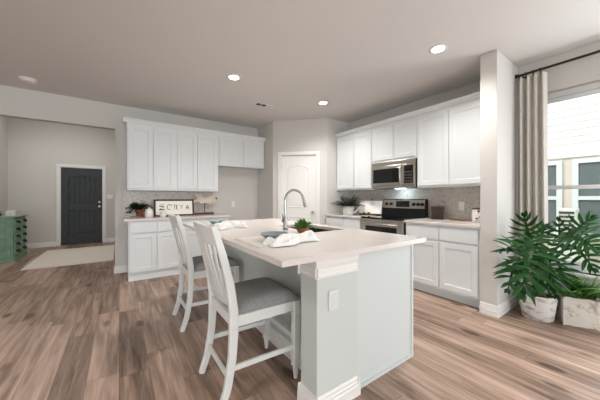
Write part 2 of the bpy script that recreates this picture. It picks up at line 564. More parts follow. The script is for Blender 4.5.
# corner pantry
PA, PB = Vector((2.48, 4.46, 0)), Vector((3.23, 3.71, 0))
DIAG = rotm((2.48, 4.46, 0), -45)             # local x along the diagonal wall, front towards -y
DL = (PB - PA).length
pd0, pd1, pdz = 0.175, 0.845, 2.045           # door slab in the diagonal wall
structure(MB().box(2.48, 2.58, 4.46, YL, 0, H).build('wall_pantry_left', M_WALL))
structure(MB(DIAG).box(0, pd0 - .012, 0, .1, 0, H).box(pd1 + .012, DL, 0, .1, 0, H).box(pd0 - .012, pd1 + .012, 0, .1, pdz + .012, H).build('wall_pantry_diagonal', M_WALL))
structure(MB().box(3.23, XR, 3.71, 3.81, 0, H).build('wall_pantry_right', M_WALL))

# baseboards
BP = [(0, 0), (0.014, 0), (0.014, 0.075), (0.011, 0.082), (0.011, 0.093), (0.006, 0.104), (0.004, 0.115), (0, 0.115)]
b = MB()
b.sweep(BP, (-0.053, YL), (0.11, YL), (0, -1)).sweep(BP, (-0.053, YL - .014), (-0.053, YL + .13), (-1, 0)).sweep(BP, (1.64, YL), (2.48, YL), (0, -1))
structure(b.build('baseboard_back', M_TRIM))
b = MB()
b.sweep(BP, (FX0, FY1), (DX0 - .075, FY1), (0, -1)).sweep(BP, (DX1 + .075, FY1), (FX1, FY1), (0, -1)).sweep(BP, (FX0, YL + .13), (FX0, FY1), (1, 0)).sweep(BP, (FX1, YL + .13), (FX1, FY1), (-1, 0))
structure(b.build('baseboard_foyer', M_TRIM))
BQ = [(0, 0), (0.016, 0), (0.016, 0.06), (0.012, 0.066), (0.012, 0.083), (0.009, 0.088), (0.009, 0.104), (0.004, 0.116), (0, 0.116)]
b = MB()
b.sweep(BQ, (3.165, 1.0 - .0155), (3.165, 1.155), (-1, 0)).sweep(BQ, (3.165 - .0155, 1.0), (XR, 1.0), (0, -1))
structure(b.build('baseboard_stub', M_TRIM))
structure(MB().sweep(BP, (XR, YB), (XR, 1.0 - .016), (-1, 0)).build('baseboard_right', M_TRIM))
structure(MB().sweep(BP, (2.48, 4.46), (2.48, YL), (-1, 0)).build('baseboard_pantry', M_TRIM))

# window right: two vinyl single-hung units
def window_unit(name, T, wd, z0, z1, meet, units=2):
    """T: local x along opening 0..wd, y depth 0 (inside face) outward"""
    fr = MB(T)
    f = 0.055
    fr.box(0, wd, .075, .145, z1 - f, z1).box(0, wd, .075, .145, z0, z0 + f).box(0, f, .075, .145, z0, z1).box(wd - f, wd, .075, .145, z0, z1)
    uw = wd / units
    for k in range(1, units):
        fr.box(k * uw - .05, k * uw + .05, .075, .145, z0, z1)
    root = structure(fr.build(name, M_VINYL))
    for k in range(units):
        a = k * uw + .05; c = (k + 1) * uw - .05
        sh = MB(T)
        for (p, q, d0) in ((z0 + f, meet + .02, .085), (meet - .02, z1 - f, .11)):
            sh.box(a, c, d0, d0 + .025, p, p + .04).box(a, c, d0, d0 + .025, q - .04, q).box(a, a + .035, d0, d0 + .025, p, q).box(c - .035, c, d0, d0 + .025, p, q)
        s = sh.build('sash', M_VINYL, root)
        gl = MB(T)
        gl.box(a + .03, c - .03, .096, .099, z0 + f + .03, meet - .01).box(a + .03, c - .03, .121, .124, meet + .01, z1 - f - .03)
        gl.build('pane', M_GLASS, s)
    return root
y0, y1, z0, z1 = WIN
wT = rotm((XR, y1, 0), -90)
w1 = window_unit('window_1', wT, y1 - y0, z0, z1, 1.335)
MB(wT).box(-.05, y1 - y0 + .05, -.035, .08, z0 - .03, z0, bev=.004).build('window_sill', M_TRIM, w1)
portal('window_portal', (XR + .16, (y0 + y1) / 2, (z0 + z1) / 2), (0, PI / 2, 0), z1 - z0, y1 - y0)
for k, (a, c, p, q) in enumerate(RW):
    window_unit('window_%d' % (k + 2), rotm((c, YB, 0), 180), c - a, p, q, (p + q) / 2)
    portal('window_portal', ((a + c) / 2, YB - .16, (p + q) / 2), (PI / 2, 0, 0), c - a, q - p)
a, c, p, q = LW
window_unit('window_4', rotm((XLF, a, 0), 90), c - a, p, q, (p + q) / 2, 3)
portal('window_portal', (XLF - .16, (a + c) / 2, (p + q) / 2), (0, -PI / 2, 0), q - p, c - a)

# front door (dark, arched plank panels)
b = MB()
b.box(DX0 + .006, DX1 - .006, FY1 + .045, FY1 + .075, 0.012, DZ - .006)
yf = FY1 + .012
st = 0.145
X0, X1 = DX0 + .006, DX1 - .006
b.box(X0, X0 + st, yf, FY1 + .046, 0.012, DZ - .006, bev=.003).box(X1 - st, X1, yf, FY1 + .046, 0.012, DZ - .006, bev=.003)
b.box(X0 + st, X1 - st, yf, FY1 + .046, 0.012, 0.30, bev=.003).box(X0 + st, X1 - st, yf, FY1 + .046, 0.90, 1.06, bev=.003)
n = 14
arch = [(X0 + st, DZ - .006), (X0 + st, 1.72)]
for i in range(n + 1):
    t = i / n
    arch.append((X0 + st + (X1 - X0 - 2 * st) * t, 1.72 + 0.10 * math.sin(PI * t) ** 0.8))
arch += [(X1 - st, DZ - .006)]
b.prism(arch, yf, FY1 + .046)
pw = (X1 - X0 - 2 * st - .04) / 5
for k in range(5):
    b.box(X0 + st + .02 + k * pw + .006, X0 + st + .02 + (k + 1) * pw - .006, yf + .024, FY1 + .046, 0.325, 0.875, bev=.005)
    b.box(X0 + st + .02 + k * pw + .006, X0 + st + .02 + (k + 1) * pw - .006, yf + .024, FY1 + .046, 1.085, 1.85, bev=.005)
d1 = structure(b.build('door_1', M_DOORDK))
for z in (1.00, 1.12):
    kb = MB().lathe([(0, -.055), (.022, -.052), (.028, -.04), (.02, -.025), (.012, -.02), (.012, -.008), (.03, -.006), (.03, 0), (0, 0)], 20, M=Matrix.Translation((X1 - .07, yf, z)) @ Matrix.Rotation(-PI / 2, 4, 'X'))
    kb.build('door_knob' if z < 1.05 else 'deadbolt', M_NICKEL, d1, smooth=True)
b = MB()
for (p, q, r_, s_) in ((DX0 - .07, DX0, 0, DZ + .07), (DX1, DX1 + .07, 0, DZ + .07), (DX0, DX1, DZ, DZ + .07)):
    b.box(p, q, FY1 - .018, FY1, r_, s_, bev=.004)
b.box(DX0, DX0 + .012, FY1, FY1 + .1, 0, DZ).box(DX1 - .012, DX1, FY1, FY1 + .1, 0, DZ).box(DX0, DX1, FY1, FY1 + .1, DZ - .012, DZ)
b.box(DX0 + .012, DX1 - .012, FY1 + .085, FY1 + .1, 0, DZ)
structure(b.build('trim_1', M_TRIM))

# pantry door (white, two panels, arched top)
b = MB(DIAG)
b.box(pd0, pd1, .02, .055, .012, pdz)
d2b = b
def arch_pts(x0, x1, z0, z1, rise):
    pts = [(x0, z0), (x1, z0), (x1, z1)]
    for i in range(1, 12):
        t = i / 12
        pts.append((x1 + (x0 - x1) * t, z1 + rise * math.sin(PI * t) ** .85))
    pts.append((x0, z1))
    return pts
def ring(bm_, outer, inner, y0, y1, T):
    """raised moulding ring between two similar outlines"""
    n_ = len(outer)
    A = [bm_.verts.new((p[0], y1, p[1])) for p in outer]
    Mid = [bm_.verts.new(((p[0] + q[0]) / 2, y0, (p[1] + q[1]) / 2)) for p, q in zip(outer, inner)]
    B = [bm_.verts.new((q[0], y1, q[1])) for q in inner]
    fs = []
    for i in range(n_):
        j = (i + 1) % n_
        fs.append(bm_.faces.new((A[i], A[j], Mid[j], Mid[i]))); fs.append(bm_.faces.new((Mid[i], Mid[j], B[j], B[i])))
    bmesh.ops.recalc_face_normals(bm_, faces=fs)
    bmesh.ops.transform(bm_, matrix=T, verts=A + Mid + B)
for (z0, z1, rise) in ((1.03, 1.80, .085), (0.18, 0.88, 0.0)):
    o_ = arch_pts(pd0 + .115, pd1 - .115, z0, z1, rise)
    i_ = arch_pts(pd0 + .15, pd1 - .15, z0 + .035, z1 - .03, rise)
    ring(d2b.bm, o_, i_, .010, .0205, DIAG)
    d2b.prism(arch_pts(pd0 + .165, pd1 - .165, z0 + .05, z1 - .045, rise * .9), .014, .021)
d2 = structure(d2b.build('door_2', M_TRIM))
MB().lathe([(0, -.055), (.02, -.053), (.027, -.043), (.022, -.028), (.01, -.02), (.01, -.008), (.026, -.006), (.026, 0), (0, 0)], 20, M=DIAG @ Matrix.Translation((pd1 - .06, .02, .95)) @ Matrix.Rotation(-PI / 2, 4, 'X')).build('door_knob', M_NICKEL, d2, smooth=True)
for z in (1.83, 1.05, .22):
    MB(DIAG).tube([(pd0 - .004, .012, z - .045), (pd0 - .004, .012, z + .045)], .007, 8).build('hinge', M_NICKEL, d2, smooth=True)
b = MB(DIAG)
cw = .062
b.box(pd0 - .012 - cw, pd0 - .012, -.018, 0, 0, pdz + .012 + cw, bev=.004).box(pd1 + .012, pd1 + .012 + cw, -.018, 0, 0, pdz + .012 + cw, bev=.004).box(pd0 - .012, pd1 + .012, -.018, 0, pdz + .012, pdz + .012 + cw, bev=.004)
b.box(pd0 - .012, pd0 - .003, -.001, .09, 0, pdz + .01).box(pd1 + .003, pd1 + .012, -.001, .09, 0, pdz + .01).box(pd0 - .003, pd1 + .003, -.001, .09, pdz + .003, pdz + .012)
structure(b.build('trim_2', M_TRIM))

# ------------------------------------------------------------------ cabinets
def RT(y):        # frame for the right wall: local x runs towards -Y, front to -X; local origin at (X, y)
    return rotm((0, y, 0), -90)
def wall_cab(name_loc, T, wd, z0, z1, depth, doors, label, group):
    root = thing('wall_cabinet', T @ Vector((wd / 2, depth / 2, z0)), label, 'cabinet', group)
    MB(T).box(0, wd, 0, depth, z0, z1, bev=.0015).build('cabinet_body', M_CAB, root)
    e = .022
    n_ = len(doors) - 1
    for k in range(n_):
        a = doors[k] + (e if k == 0 else .006); c = doors[k + 1] - (e if k == n_ - 1 else .006)
        MB(T).panel_door(a, c, -.001, z0 + .03, z1 - .045).build('door', M_CAB, root)
    return root
def base_cab(T, wd, depth, splits, label, group, kick=.07, kz=.105, ztop=.884, dz=.70):
    root = thing('base_cabinet', T @ Vector((wd / 2, depth / 2, 0)), label, 'cabinet', group)
    MB(T).box(0, wd, 0, depth, kz, ztop, bev=.0015).build('cabinet_body', M_CAB, root)
    MB(T).box(0.0, wd, kick, depth, 0, kz).build('toe_kick', M_CAB, root)
    e = .022
    n_ = len(splits) - 1
    for k in range(n_):
        a = splits[k] + (e if k == 0 else .007); c = splits[k + 1] - (e if k == n_ - 1 else .007)
        MB(T).box(a, c, -.02, -.001, dz + .012, ztop - .028, bev=.003).build('drawer', M_CAB, root)
        MB(T).panel_door(a, c, -.001, kz + .03, dz - .012).build('door', M_CAB, root)
    return root
LT = rotm((0, 4.81, 0), 0)
UZ0, UZ1 = 1.345, 2.40
def LTx(x, y): return rotm((x, y, 0), 0)
wall_cab('', LTx(.101, 4.81), .694, UZ0, UZ1, YL - .003 - 4.81, [0, .352, .694], 'white shaker wall cabinet at the left end of the back wall run', 'back wall cabinets')
wall_cab('', LTx(.795, 4.81), .717, UZ0, UZ1, YL - .003 - 4.81, [0, .341, .717], 'tall white wall cabinet above the farmhouse sign and animal ornament', 'back wall cabinets')
wall_cab('', LTx(1.513, 4.81), .955, 1.835, UZ1, YL - .003 - 4.81, [0, .489, .955], 'short white two-door wall cabinet over the empty fridge space', 'back wall cabinets')
CR = [(0, 0), (.012, 0), (.02, .012), (.03, .035), (.05, .05), (.05, .062), (0, .062)]
CR = [(a, 2.4 + z) for a, z in CR]
b = MB().sweep(CR, (.101 - .05, 4.81), (2.478, 4.81), (0, -1)).sweep(CR, (.101, 4.81), (.101, YL - .003), (-1, 0))
b.box(.101, 2.478, 4.812, YL - .003, 2.4005, 2.462)
tag(b.build('crown_moulding', M_CAB), 'white crown moulding running along the top of the back wall cabinets', 'crown moulding')

wx = 3.48
dr = XR - .003 - wx
def RTx(x, y): return rotm((x, y, 0), -90)
wall_cab('', RTx(wx, 3.705), .870, UZ0 + .02, UZ1, dr, [0, .458, .870], 'white shaker wall cabinet beside the pantry, left of the microwave', 'right wall cabinets')
wall_cab('', RTx(wx, 2.833), .778, 1.80, UZ1, dr, [0, .40, .778], 'short white two-door wall cabinet right above the microwave', 'right wall cabinets')
wall_cab('', RTx(wx, 2.053), .893, UZ0 + .02, UZ1, dr, [0, .441, .893], 'large white wall cabinet between the microwave and the stub wall', 'right wall cabinets')
b = MB().sweep(CR, (wx, 3.705), (wx, 1.16), (-1, 0)).box(wx + .002, XR - .003, 1.16, 3.705, 2.4005, 2.462)
tag(b.build('crown_moulding', M_CAB), 'white crown moulding running along the top of the right wall cabinets', 'crown moulding')

base_cab(LTx(.112, 4.50), .744, YL - .003 - 4.50, [0, .362, .744], 'white base cabinet under the terracotta pot plant, left end of the back counter', 'back base cabinets', kick=.012, kz=.10)
base_cab(LTx(.857, 4.50), .743, YL - .003 - 4.50, [0, .37, .743], 'white base cabinet behind the far counter chair', 'back base cabinets', kick=.012, kz=.10)
tag(MB().box(.06, 1.634, 4.465, YL - .003, .8845, .9145, bev=.003).build('countertop', M_QUARTZ), 'pale stone countertop holding the framed sign on the back wall', 'countertop')
bx = 3.20
base_cab(RTx(bx, 3.706), .880, XR - .003 - bx, [0, .472, .880], 'white base cabinet left of the range, under the spiky plant', 'right base cabinets', ztop=.894)
base_cab(RTx(bx, 2.052), .892, XR - .003 - bx, [0, .455, .892], 'white base cabinet right of the range, ending at the stub wall', 'right base cabinets', ztop=.894)
tag(MB().box(3.165, XR - .003, 2.826, 3.706, .8945, .9245, bev=.003).build('countertop', M_QUARTZ), 'pale stone countertop left of the range, under cookbook and spiky plant', 'countertop')
tag(MB().box(3.165, XR - .003, 1.158, 2.052, .8945, .9245, bev=.003).build('countertop', M_QUARTZ), 'pale stone countertop right of the range holding the brown canister', 'countertop')
tag(MB().box(XR - .012, XR - .002, 1.158, 3.706, .9255, 1.364).build('tile_backsplash', M_TILE), 'small mosaic tile backsplash behind the range on the right wall', 'backsplash')
tag(MB().box(.06, 1.513, YL - .012, YL - .002, .9155, 1.344).build('tile_backsplash', M_TILE), 'pale mosaic tile backsplash behind the framed sign on the back wall', 'backsplash')

def plate(T, label, kind='outlet', parent=None):
    b = MB(T).box(-.036, .036, -.007, 0, -.058, .058, bev=.003)
    if parent is None:
        o = tag(b.build('wall_outlet' if kind == 'outlet' else 'light_switch', M_PLATE), label, kind)
    else:
        o = b.build('outlet_plate', mat('island_plate', (216, 218, 215), .45), parent)
        o['label'] = label
    s = MB(T)
    pm = M_PLATE if parent is None else MATS['island_plate']
    if kind == 'outlet':
        s.box(-.016, .016, -.0085, -.006, .008, .036, bev=.003).box(-.016, .016, -.0085, -.006, -.036, -.008, bev=.003)
        s.build('socket', pm, o)
        if parent is None:
            return o
    else:
        s.box(-.014, .014, -.011, -.006, -.03, .03, bev=.003).build('rocker', M_PLATE, o)
    return o
plate(LTx(1.921, YL - .0005) @ Matrix.Translation((0, 0, 1.10)), 'small white outlet on the wall of the empty fridge space')
plate(RTx(XR - .0125, 1.603) @ Matrix.Translation((0, 0, 1.113)), 'small cream outlet on the mosaic backsplash above the brown canister')
sw = plate(LTx(-.21, FY1 - .0005) @ Matrix.Translation((0, 0, 1.27)) @ Matrix.Scale(1.9, 4, (1, 0, 0)), 'wide white light switch plate to the right of the dark front door', 'switch')

# ------------------------------------------------------------------ range and microwave
ST0, ST1 = 2.060, 2.818
rg = thing('range', (3.5, 2.44, 0), 'stainless electric range with black glass top between the two right counters', 'range')
T = RTx(3.155, ST1)
SWD = ST1 - ST0
MB(T).box(0, SWD, .035, XR - .02 - 3.155, .02, .905, bev=.003).build('range_body', M_BLACK, rg)
MB(T).box(-.0, SWD, .01, XR - .09 - 3.155, .906, .930, bev=.006).build('cooktop', M_BLACKGL, rg)
# oven door
od = MB(T).box(.006, SWD - .006, 0, .034, .215, .868, bev=.006).build('oven_door', M_STEEL, rg)
MB(T).box(.10, SWD - .10, -.003, .002, .33, .80, bev=.002).build('door_glass', M_BLACKGL, od)
hb = MB(T).tube([(.05, -.045, .835), (SWD - .05, -.045, .835)], .013, 14)
for x in (.07, SWD - .07):
    hb.tube([(x, -.045, .835), (x, .003, .835)], .009, 10)
hb.build('door_handle', M_STEEL, od, smooth=True)
MB(T).box(.006, SWD - .006, 0, .034, .035, .205, bev=.006).build('storage_drawer', M_STEEL, rg)
MB(T).box(.0, SWD, .002, .034, .872, .904, bev=.003).build('front_trim', M_STEEL, rg)
# backguard, slightly leaning face
bgx = XR - .10 - 3.155
bgp = MB(T)
bgp.M = T @ Matrix.Rotation(PI / 2, 4, 'Z') @ Matrix.Identity(4)
bgm = MB()
prof = [(bgx, .93), (bgx + .075, .93), (bgx + .075, 1.205), (bgx + .035, 1.205), (bgx + .022, 1.195), (bgx + .005, 1.05)]
A = [bgm.bm.verts.new((0, y, z)) for y, z in prof]; B = [bgm.bm.verts.new((SWD, y, z)) for y, z in prof]
fs = [bgm.bm.faces.new(A), bgm.bm.faces.new(B[::-1])]
for i in range(len(prof)):
    j = (i + 1) % len(prof)
    fs.append(bgm.bm.faces.new((A[i], A[j], B[j], B[i])))
bmesh.ops.recalc_face_normals(bgm.bm, faces=fs)
bgm._t(A + B, T)
bgo = bgm.build('backguard', M_BLACK, rg)
# stainless control face on the leaning plane
def lean(x, z, out=0.0):
    t = (z - 1.05) / (1.195 - 1.05)
    return (x, bgx + .005 + .017 * t - out, z)
cf = MB(T)
q0 = [lean(.012, 1.060, .001), lean(SWD - .012, 1.060, .001), lean(SWD - .012, 1.193, .001), lean(.012, 1.193, .001)]
q1 = [lean(.012, 1.060, .008), lean(SWD - .012, 1.060, .008), lean(SWD - .012, 1.193, .008), lean(.012, 1.193, .008)]
va = [cf.bm.verts.new(p) for p in q0]; vb = [cf.bm.verts.new(p) for p in q1]
cf.bm.faces.new(vb)
for i in range(4):
    j = (i + 1) % 4
    cf.bm.faces.new((va[i], va[j], vb[j], vb[i]))
bmesh.ops.recalc_face_normals(cf.bm, faces=cf.bm.faces[:])
cf._t(va + vb)
cfo = cf.build('control_panel', M_STEEL, bgo)
dp = MB(T)
q = [lean(.26, 1.080, .010), lean(.50, 1.080, .010), lean(.50, 1.175, .010), lean(.26, 1.175, .010)]
p = [lean(.26, 1.080, .005), lean(.50, 1.080, .005), lean(.50, 1.175, .005), lean(.26, 1.175, .005)]
va = [dp.bm.verts.new(v) for v in q]; vb = [dp.bm.verts.new(v) for v in p]
dp.bm.faces.new(va)
for i in range(4):
    j = (i + 1) % 4
    dp.bm.faces.new((va[i], va[j], vb[j], vb[i]))
bmesh.ops.recalc_face_normals(dp.bm, faces=dp.bm.faces[:])
dp._t(va + vb)
dpo = dp.build('display', M_BLACKGL, bgo)
for x in (.085, .175, .575, .645, .71):
    MB(T).tube([lean(x, 1.125, .006), lean(x, 1.125, .03)], [.026, .022], 18).build('control_knob', M_BLACK, bgo, smooth=True)

mw = thing('microwave', (3.6, 2.44, 1.375), 'stainless over-the-range microwave mounted below the short cabinet', 'microwave')
T = RTx(3.445, 2.829)
MB(T).box(.002, .766, .02, XR - .015 - 3.445, 1.375, 1.797, bev=.004).build('microwave_body', M_BLACK, mw)
MB(T).box(.002, .766, .0, .019, 1.725, 1.795, bev=.004).build('top_vent_panel', M_STEEL, mw)
MB(T).box(.002, .766, -.002, .019, 1.378, 1.415, bev=.003).build('bottom_trim', M_STEEL, mw)
md = MB(T).box(.004, .575, -.012, .019, 1.418, 1.722, bev=.004).build('microwave_door', M_STEEL, mw)
MB(T).box(.04, .535, -.016, -.010, 1.46, 1.68, bev=.003).build('door_glass', M_BLACKGL, md)
hb = MB(T).tube([(.560, -.03, 1.43), (.562, -.055, 1.47), (.562, -.06, 1.57), (.562, -.055, 1.67), (.560, -.03, 1.715)], .014, 12, squash=1.2)
hb.tube([(.560, -.03, 1.43), (.560, -.008, 1.43)], .012, 10).tube([(.560, -.03, 1.715), (.560, -.008, 1.715)], .012, 10)
hb.build('door_handle', M_STEEL, md, smooth=True)
kp = MB(T).box(.58, .764, -.010, .019, 1.418, 1.722, bev=.003).build('keypad_panel', M_STEEL, mw)
MB(T).box(.60, .742, -.013, -.009, 1.44, 1.70, bev=.002).build('keypad', M_BLACKGL, kp)
mb_ = MB(T)
for i in range(3):
    for j in range(4):
        mb_.box(.612 + i * .042, .645 + i * .042, -.015, -.0125, 1.455 + j * .045, 1.482 + j * .045, bev=.002)
mb_.build('button_set', M_SLOT, kp)
MB(T).box(.62, .725, -.0145, -.0125, 1.65, 1.685).build('display', M_BLACK, kp)
# cooktop light under the microwave
lp = MB(T).box(.30, .47, .20, .26, 1.371, 1.376).build('cooktop_lamp', mat('cooktop_lamp_glow', (205, 232, 255), .5, emit=6.0), mw)
cl = add_light('cooktop_lamp_beam', 'AREA', (3.62, 2.44, 1.366), .55, (.75, .9, 1.0), (0, R(-18), 0), shape='RECTANGLE', size=.06, size_y=.17)

# ------------------------------------------------------------------ island
IX0, IX1, IY0, IY1 = 1.07, 1.85, 1.14, 3.40
isl = thing('kitchen_island', (1.45, 2.27, 0), 'white kitchen island base with corner post under the large countertop', 'island')
b = MB().box(IX0, IX1, IY0 + .02, IY1, .0, .685)
b.box(IX0, 1.414, IY0 + .02, IY1, .685, .8835).box(1.816, IX1, IY0 + .02, IY1, .685, .8835).box(1.414, 1.816, IY0 + .02, 1.784, .685, .8835).box(1.414, 1.816, 2.496, IY1, .685, .8835)
b.build('island_body', M_ISL, isl)
ep = MB().box(1.212, 1.853, IY0 - .004, IY0 + .019, .0, .8835).build('end_panel', M_ISL, isl)
eb = MB().box(1.214, 1.862, IY0 - .014, IY0 - .0045, 0, .022).box(1.838, 1.862, IY0 - .012, IY0 + .019, 0.022, .8835, bev=.002)
eb.box(1.214, 1.838, IY0 - .010, IY0 - .0045, .855, .8835)
eb.build('panel_trim', M_ISL, ep)
MB().box(.893, 1.2115, 1.11, 1.265, 0, .8835, bev=.004).build('post', M_POST, isl)
pb = MB()
pb.sweep(BQ, (.893 - .0155, 1.11), (1.2115, 1.11), (0, -1)).sweep(BQ, (.893, 1.11 - .0155), (.893, 1.265), (-1, 0)).sweep(BQ, (.893 - .016, 1.265), (IX0, 1.265), (0, 1)).sweep(BQ, (1.2115, 1.11 - .016), (1.2115, IY0 - .005), (1, 0))
pb.build('post_baseboard', M_TRIM, isl)
CP = [(0, .768), (.009, .770), (.011, .784), (.006, .789), (.006, .822), (.010, .83), (.016, .846), (.018, .862), (.018, .8832), (0, .8832)]
pc = MB()
pc.sweep(CP, (.893 - .0175, 1.11), (1.2115, 1.11), (0, -1)).sweep(CP, (.893, 1.11 - .0175), (.893, 1.265), (-1, 0)).sweep(CP, (.893 - .018, 1.265), (IX0, 1.265), (0, 1))
pc.build('post_crown', M_TRIM, isl)
MB().sweep(BQ, (IX0, 1.27), (IX0, IY1), (-1, 0)).build('island_baseboard', M_TRIM, isl)
# sink-side doors
Ti = rotm((IX1, IY0 + .05, 0), 90)
for k in range(5):
    MB(Ti).panel_door(.02 + k * .44, .02 + (k + 1) * .44 - .02, -.001, .12, .68).build('door', M_ISL, isl)
    MB(Ti).box(.02 + k * .44, .02 + (k + 1) * .44 - .02, -.02, -.001, .70, .86, bev=.003).build('drawer', M_ISL, isl)
plate(LTx(1.012, 1.1095) @ Matrix.Translation((0, 0, .632)), 'white outlet plate on the island post', 'outlet', isl)

# countertop with sink opening
CX0, CX1, CY0, CY1 = .637, 1.925, 1.058, 3.44
SX0, SX1, SY0, SY1 = 1.43, 1.80, 1.80, 2.48
ct = MB()
def ringbox(bm_, z0, z1):
    o = [(CX0, CY0), (CX1, CY0), (CX1, CY1), (CX0, CY1)]; i = [(SX0, SY0), (SX1, SY0), (SX1, SY1), (SX0, SY1)]
    V = {}
    for nm, pts in (('o', o), ('i', i)):
        for z in (z0, z1):
            V[nm, z] = [bm_.verts.new((p[0], p[1], z)) for p in pts]
    for k in range(4):
        j = (k + 1) % 4
        bm_.faces.new((V['o', z1][k], V['o', z1][j], V['i', z1][j], V['i', z1][k]))
        bm_.faces.new((V['o', z0][k], V['i', z0][k], V['i', z0][j], V['o', z0][j]))
        bm_.faces.new((V['o', z0][k], V['o', z0][j], V['o', z1][j], V['o', z1][k]))
        bm_.faces.new((V['i', z0][k], V['i', z1][k], V['i', z1][j], V['i', z0][j]))
    bmesh.ops.recalc_face_normals(bm_, faces=bm_.faces[:])
ringbox(ct.bm, .8845, .9145)
bmesh.ops.bevel(ct.bm, geom=[e for e in ct.bm.edges if all(abs(v.co.z - .9145) < 1e-5 for v in e.verts) or (abs(e.verts[0].co.z - e.verts[1].co.z) > .01)], offset=.0025, segments=2, affect='EDGES')
tag(ct.build('countertop', M_QUARTZ), 'large pale stone island countertop with sink cut-out and set places', 'countertop')
# undermount sink (a tray of thin walls)
sk = MB()
a0, a1, c0, c1 = SX0 - .012, SX1 + .012, SY0 - .012, SY1 + .012
sk.box(a0, a1, c0, c1, .69, .70).box(a0, a0 + .008, c0, c1, .70, .884).box(a1 - .008, a1, c0, c1, .70, .884).box(a0, a1, c0, c0 + .008, .70, .884).box(a0, a1, c1 - .008, c1, .70, .884)
sk.build('basin', M_SINK, isl)['label'] = 'dark steel undermount sink basin'

fc = thing('kitchen_faucet', (1.30, 2.10, .9145), 'tall chrome gooseneck faucet beside the island sink', 'faucet')
MB().lathe([(0, .9150), (.028, .9150), (.028, .922), (.022, .93), (.0195, .94), (.0195, 1.03), (.016, 1.04), (0, 1.04)], 24, loc=(1.30, 2.10, 0)).build('faucet_base', M_CHROME, fc, smooth=True)
path = [(1.30, 2.10, 1.03), (1.30, 2.10, 1.19)]
rr = .108
for k in range(1, 15):
    t = PI - (PI * .93) * k / 14
    path.append((1.30 + rr + rr * math.cos(t), 2.10, 1.19 + rr * math.sin(t)))
MB().tube(path, .0125, 14).build('neck', M_CHROME, fc, smooth=True)
e_ = Vector(path[-1]); dr_ = (Vector(path[-1]) - Vector(path[-2])).normalized()
MB().tube([e_ - dr_ * .005, e_ + dr_ * .03, e_ + dr_ * .085, e_ + dr_ * .088], [.0135, .0155, .019, .012], 16).build('spray_head', M_CHROME, fc, smooth=True)
MB().tube([(1.30, 2.118, .995), (1.30, 2.15, .995)], .014, 14).tube([(1.30, 2.147, .99), (1.305, 2.152, 1.03), (1.29, 2.16, 1.085)], [.008, .007, .005], 10).build('handle', M_CHROME, fc, smooth=True)

# ------------------------------------------------------------------ small leafy helper
def leaf_faces(bm_, base, direc, length, width, up=Vector((0, 0, 1)), droop=0.3, segs=4):
    d = Vector(direc).normalized()
    s = d.cross(up)
    if s.length < 1e-3:
        s = d.orthogonal()
    s.normalize()
    nrm = s.cross(d).normalized()
    prev = None
    for i in range(segs + 1):
        t = i / segs
        c = Vector(base) + d * length * t - Vector((0, 0, 1)) * droop * length * t * t
        wv = width * math.sin(PI * min(1, t * .93 + .07)) ** .7 / 2 if i < segs else 0.0005
        a = bm_.verts.new(c - s * wv + nrm * wv * .25); m_ = bm_.verts.new(c); z = bm_.verts.new(c + s * wv + nrm * wv * .25)
        if prev:
            bm_.faces.new((prev[0], prev[1], m_, a)); bm_.faces.new((prev[1], prev[2], z, m_))
        prev = (a, m_, z)

# ------------------------------------------------------------------ things on the island
mat_root = tag(MB().box(.70, 1.02, 1.43, 1.86, .9150, .9185, bev=.0015).build('placemat', M_MAT), 'woven cream placemat at the near island place', 'placemat', None)
tag(MB().box(.70, 1.02, 2.52, 3.0, .9150, .9185, bev=.0015).build('placemat', M_MAT), 'woven cream placemat at the far island place', 'placemat', None)
def bowl(x, y, label, s=1.0):
    r_ = thing('bowl', (x, y, .919), label, 'bowl')
    pr = [(0, .919), (.038, .919), (.042, .923), (.07, .937), (.092, .954), (.102, .968), (.099, .969), (.088, .957), (.066, .941), (.035, .928), (0, .926)]
    MB().lathe([(a * s, z) for a, z in pr], 40, loc=(x, y, 0)).build('bowl_body', M_TEAL, r_, smooth=True, sharp=60)
    return r_
bowl(.91, 1.615, 'shallow teal glazed bowl on the near island placemat')
bowl(.90, 2.88, 'shallow teal glazed bowl on the far island placemat', .95)
def napkin(x0, y0, ang, L, wd, label, seed):
    rg_ = random.Random(seed)
    root = thing('napkin', (x0, y0, .919), label, 'napkin', rz=R(ang))
    b = MB()
    nx, ny = 36, 22
    V = []
    for i in range(nx + 1):
        t = i / nx
        row = []
        # waist near 0.62 where the ring gathers the cloth
        wloc = wd * (0.22 + 0.78 * min(1, abs(t - .6) / .30) ** .8)
        for j in range(ny + 1):
            s = j / ny * 2 - 1
            x = L * t + .012 * math.sin(5 * s + seed)
            y = wloc * s + .014 * math.sin(7 * t + seed)
            fold = .5 + .5 * math.sin(s * 5.5 + 2.6 * math.sin(5 * t + seed) + seed)
            fold = fold * .7 + .3 * (.5 + .5 * math.sin(11 * t + 4 * s + 2 * math.sin(6 * s)))
            dome = (1 - s * s) ** .5 if abs(s) < 1 else 0
            ends = min(1, t / .10) * min(1, (1 - t) / .10)
            z = .003 + (0.006 + .062 * dome) * (0.15 + .85 * fold) * (0.2 + .8 * ends) * min(1, (1 - abs(s)) / .15 + .08)
            row.append(b.bm.verts.new((x, y, z)))
        V.append(row)
    for i in range(nx):
        for j in range(ny):
            b.bm.faces.new((V[i][j], V[i + 1][j], V[i + 1][j + 1], V[i][j + 1]))
    # underside
    for row_a, row_b in ((0, 0),):
        pass
    ed = [e for e in b.bm.edges if e.is_boundary]
    ex = bmesh.ops.extrude_edge_only(b.bm, edges=ed)
    for v in [g for g in ex['geom'] if isinstance(g, bmesh.types.BMVert)]:
        v.co.z = 0.0005
    b.build('cloth', M_NAPKIN, root, smooth=True, local=True, sharp=80)
    return root
napkin(.765, 1.425, 6, .40, .070, 'crumpled white cloth napkin in front of the near teal bowl', 2)
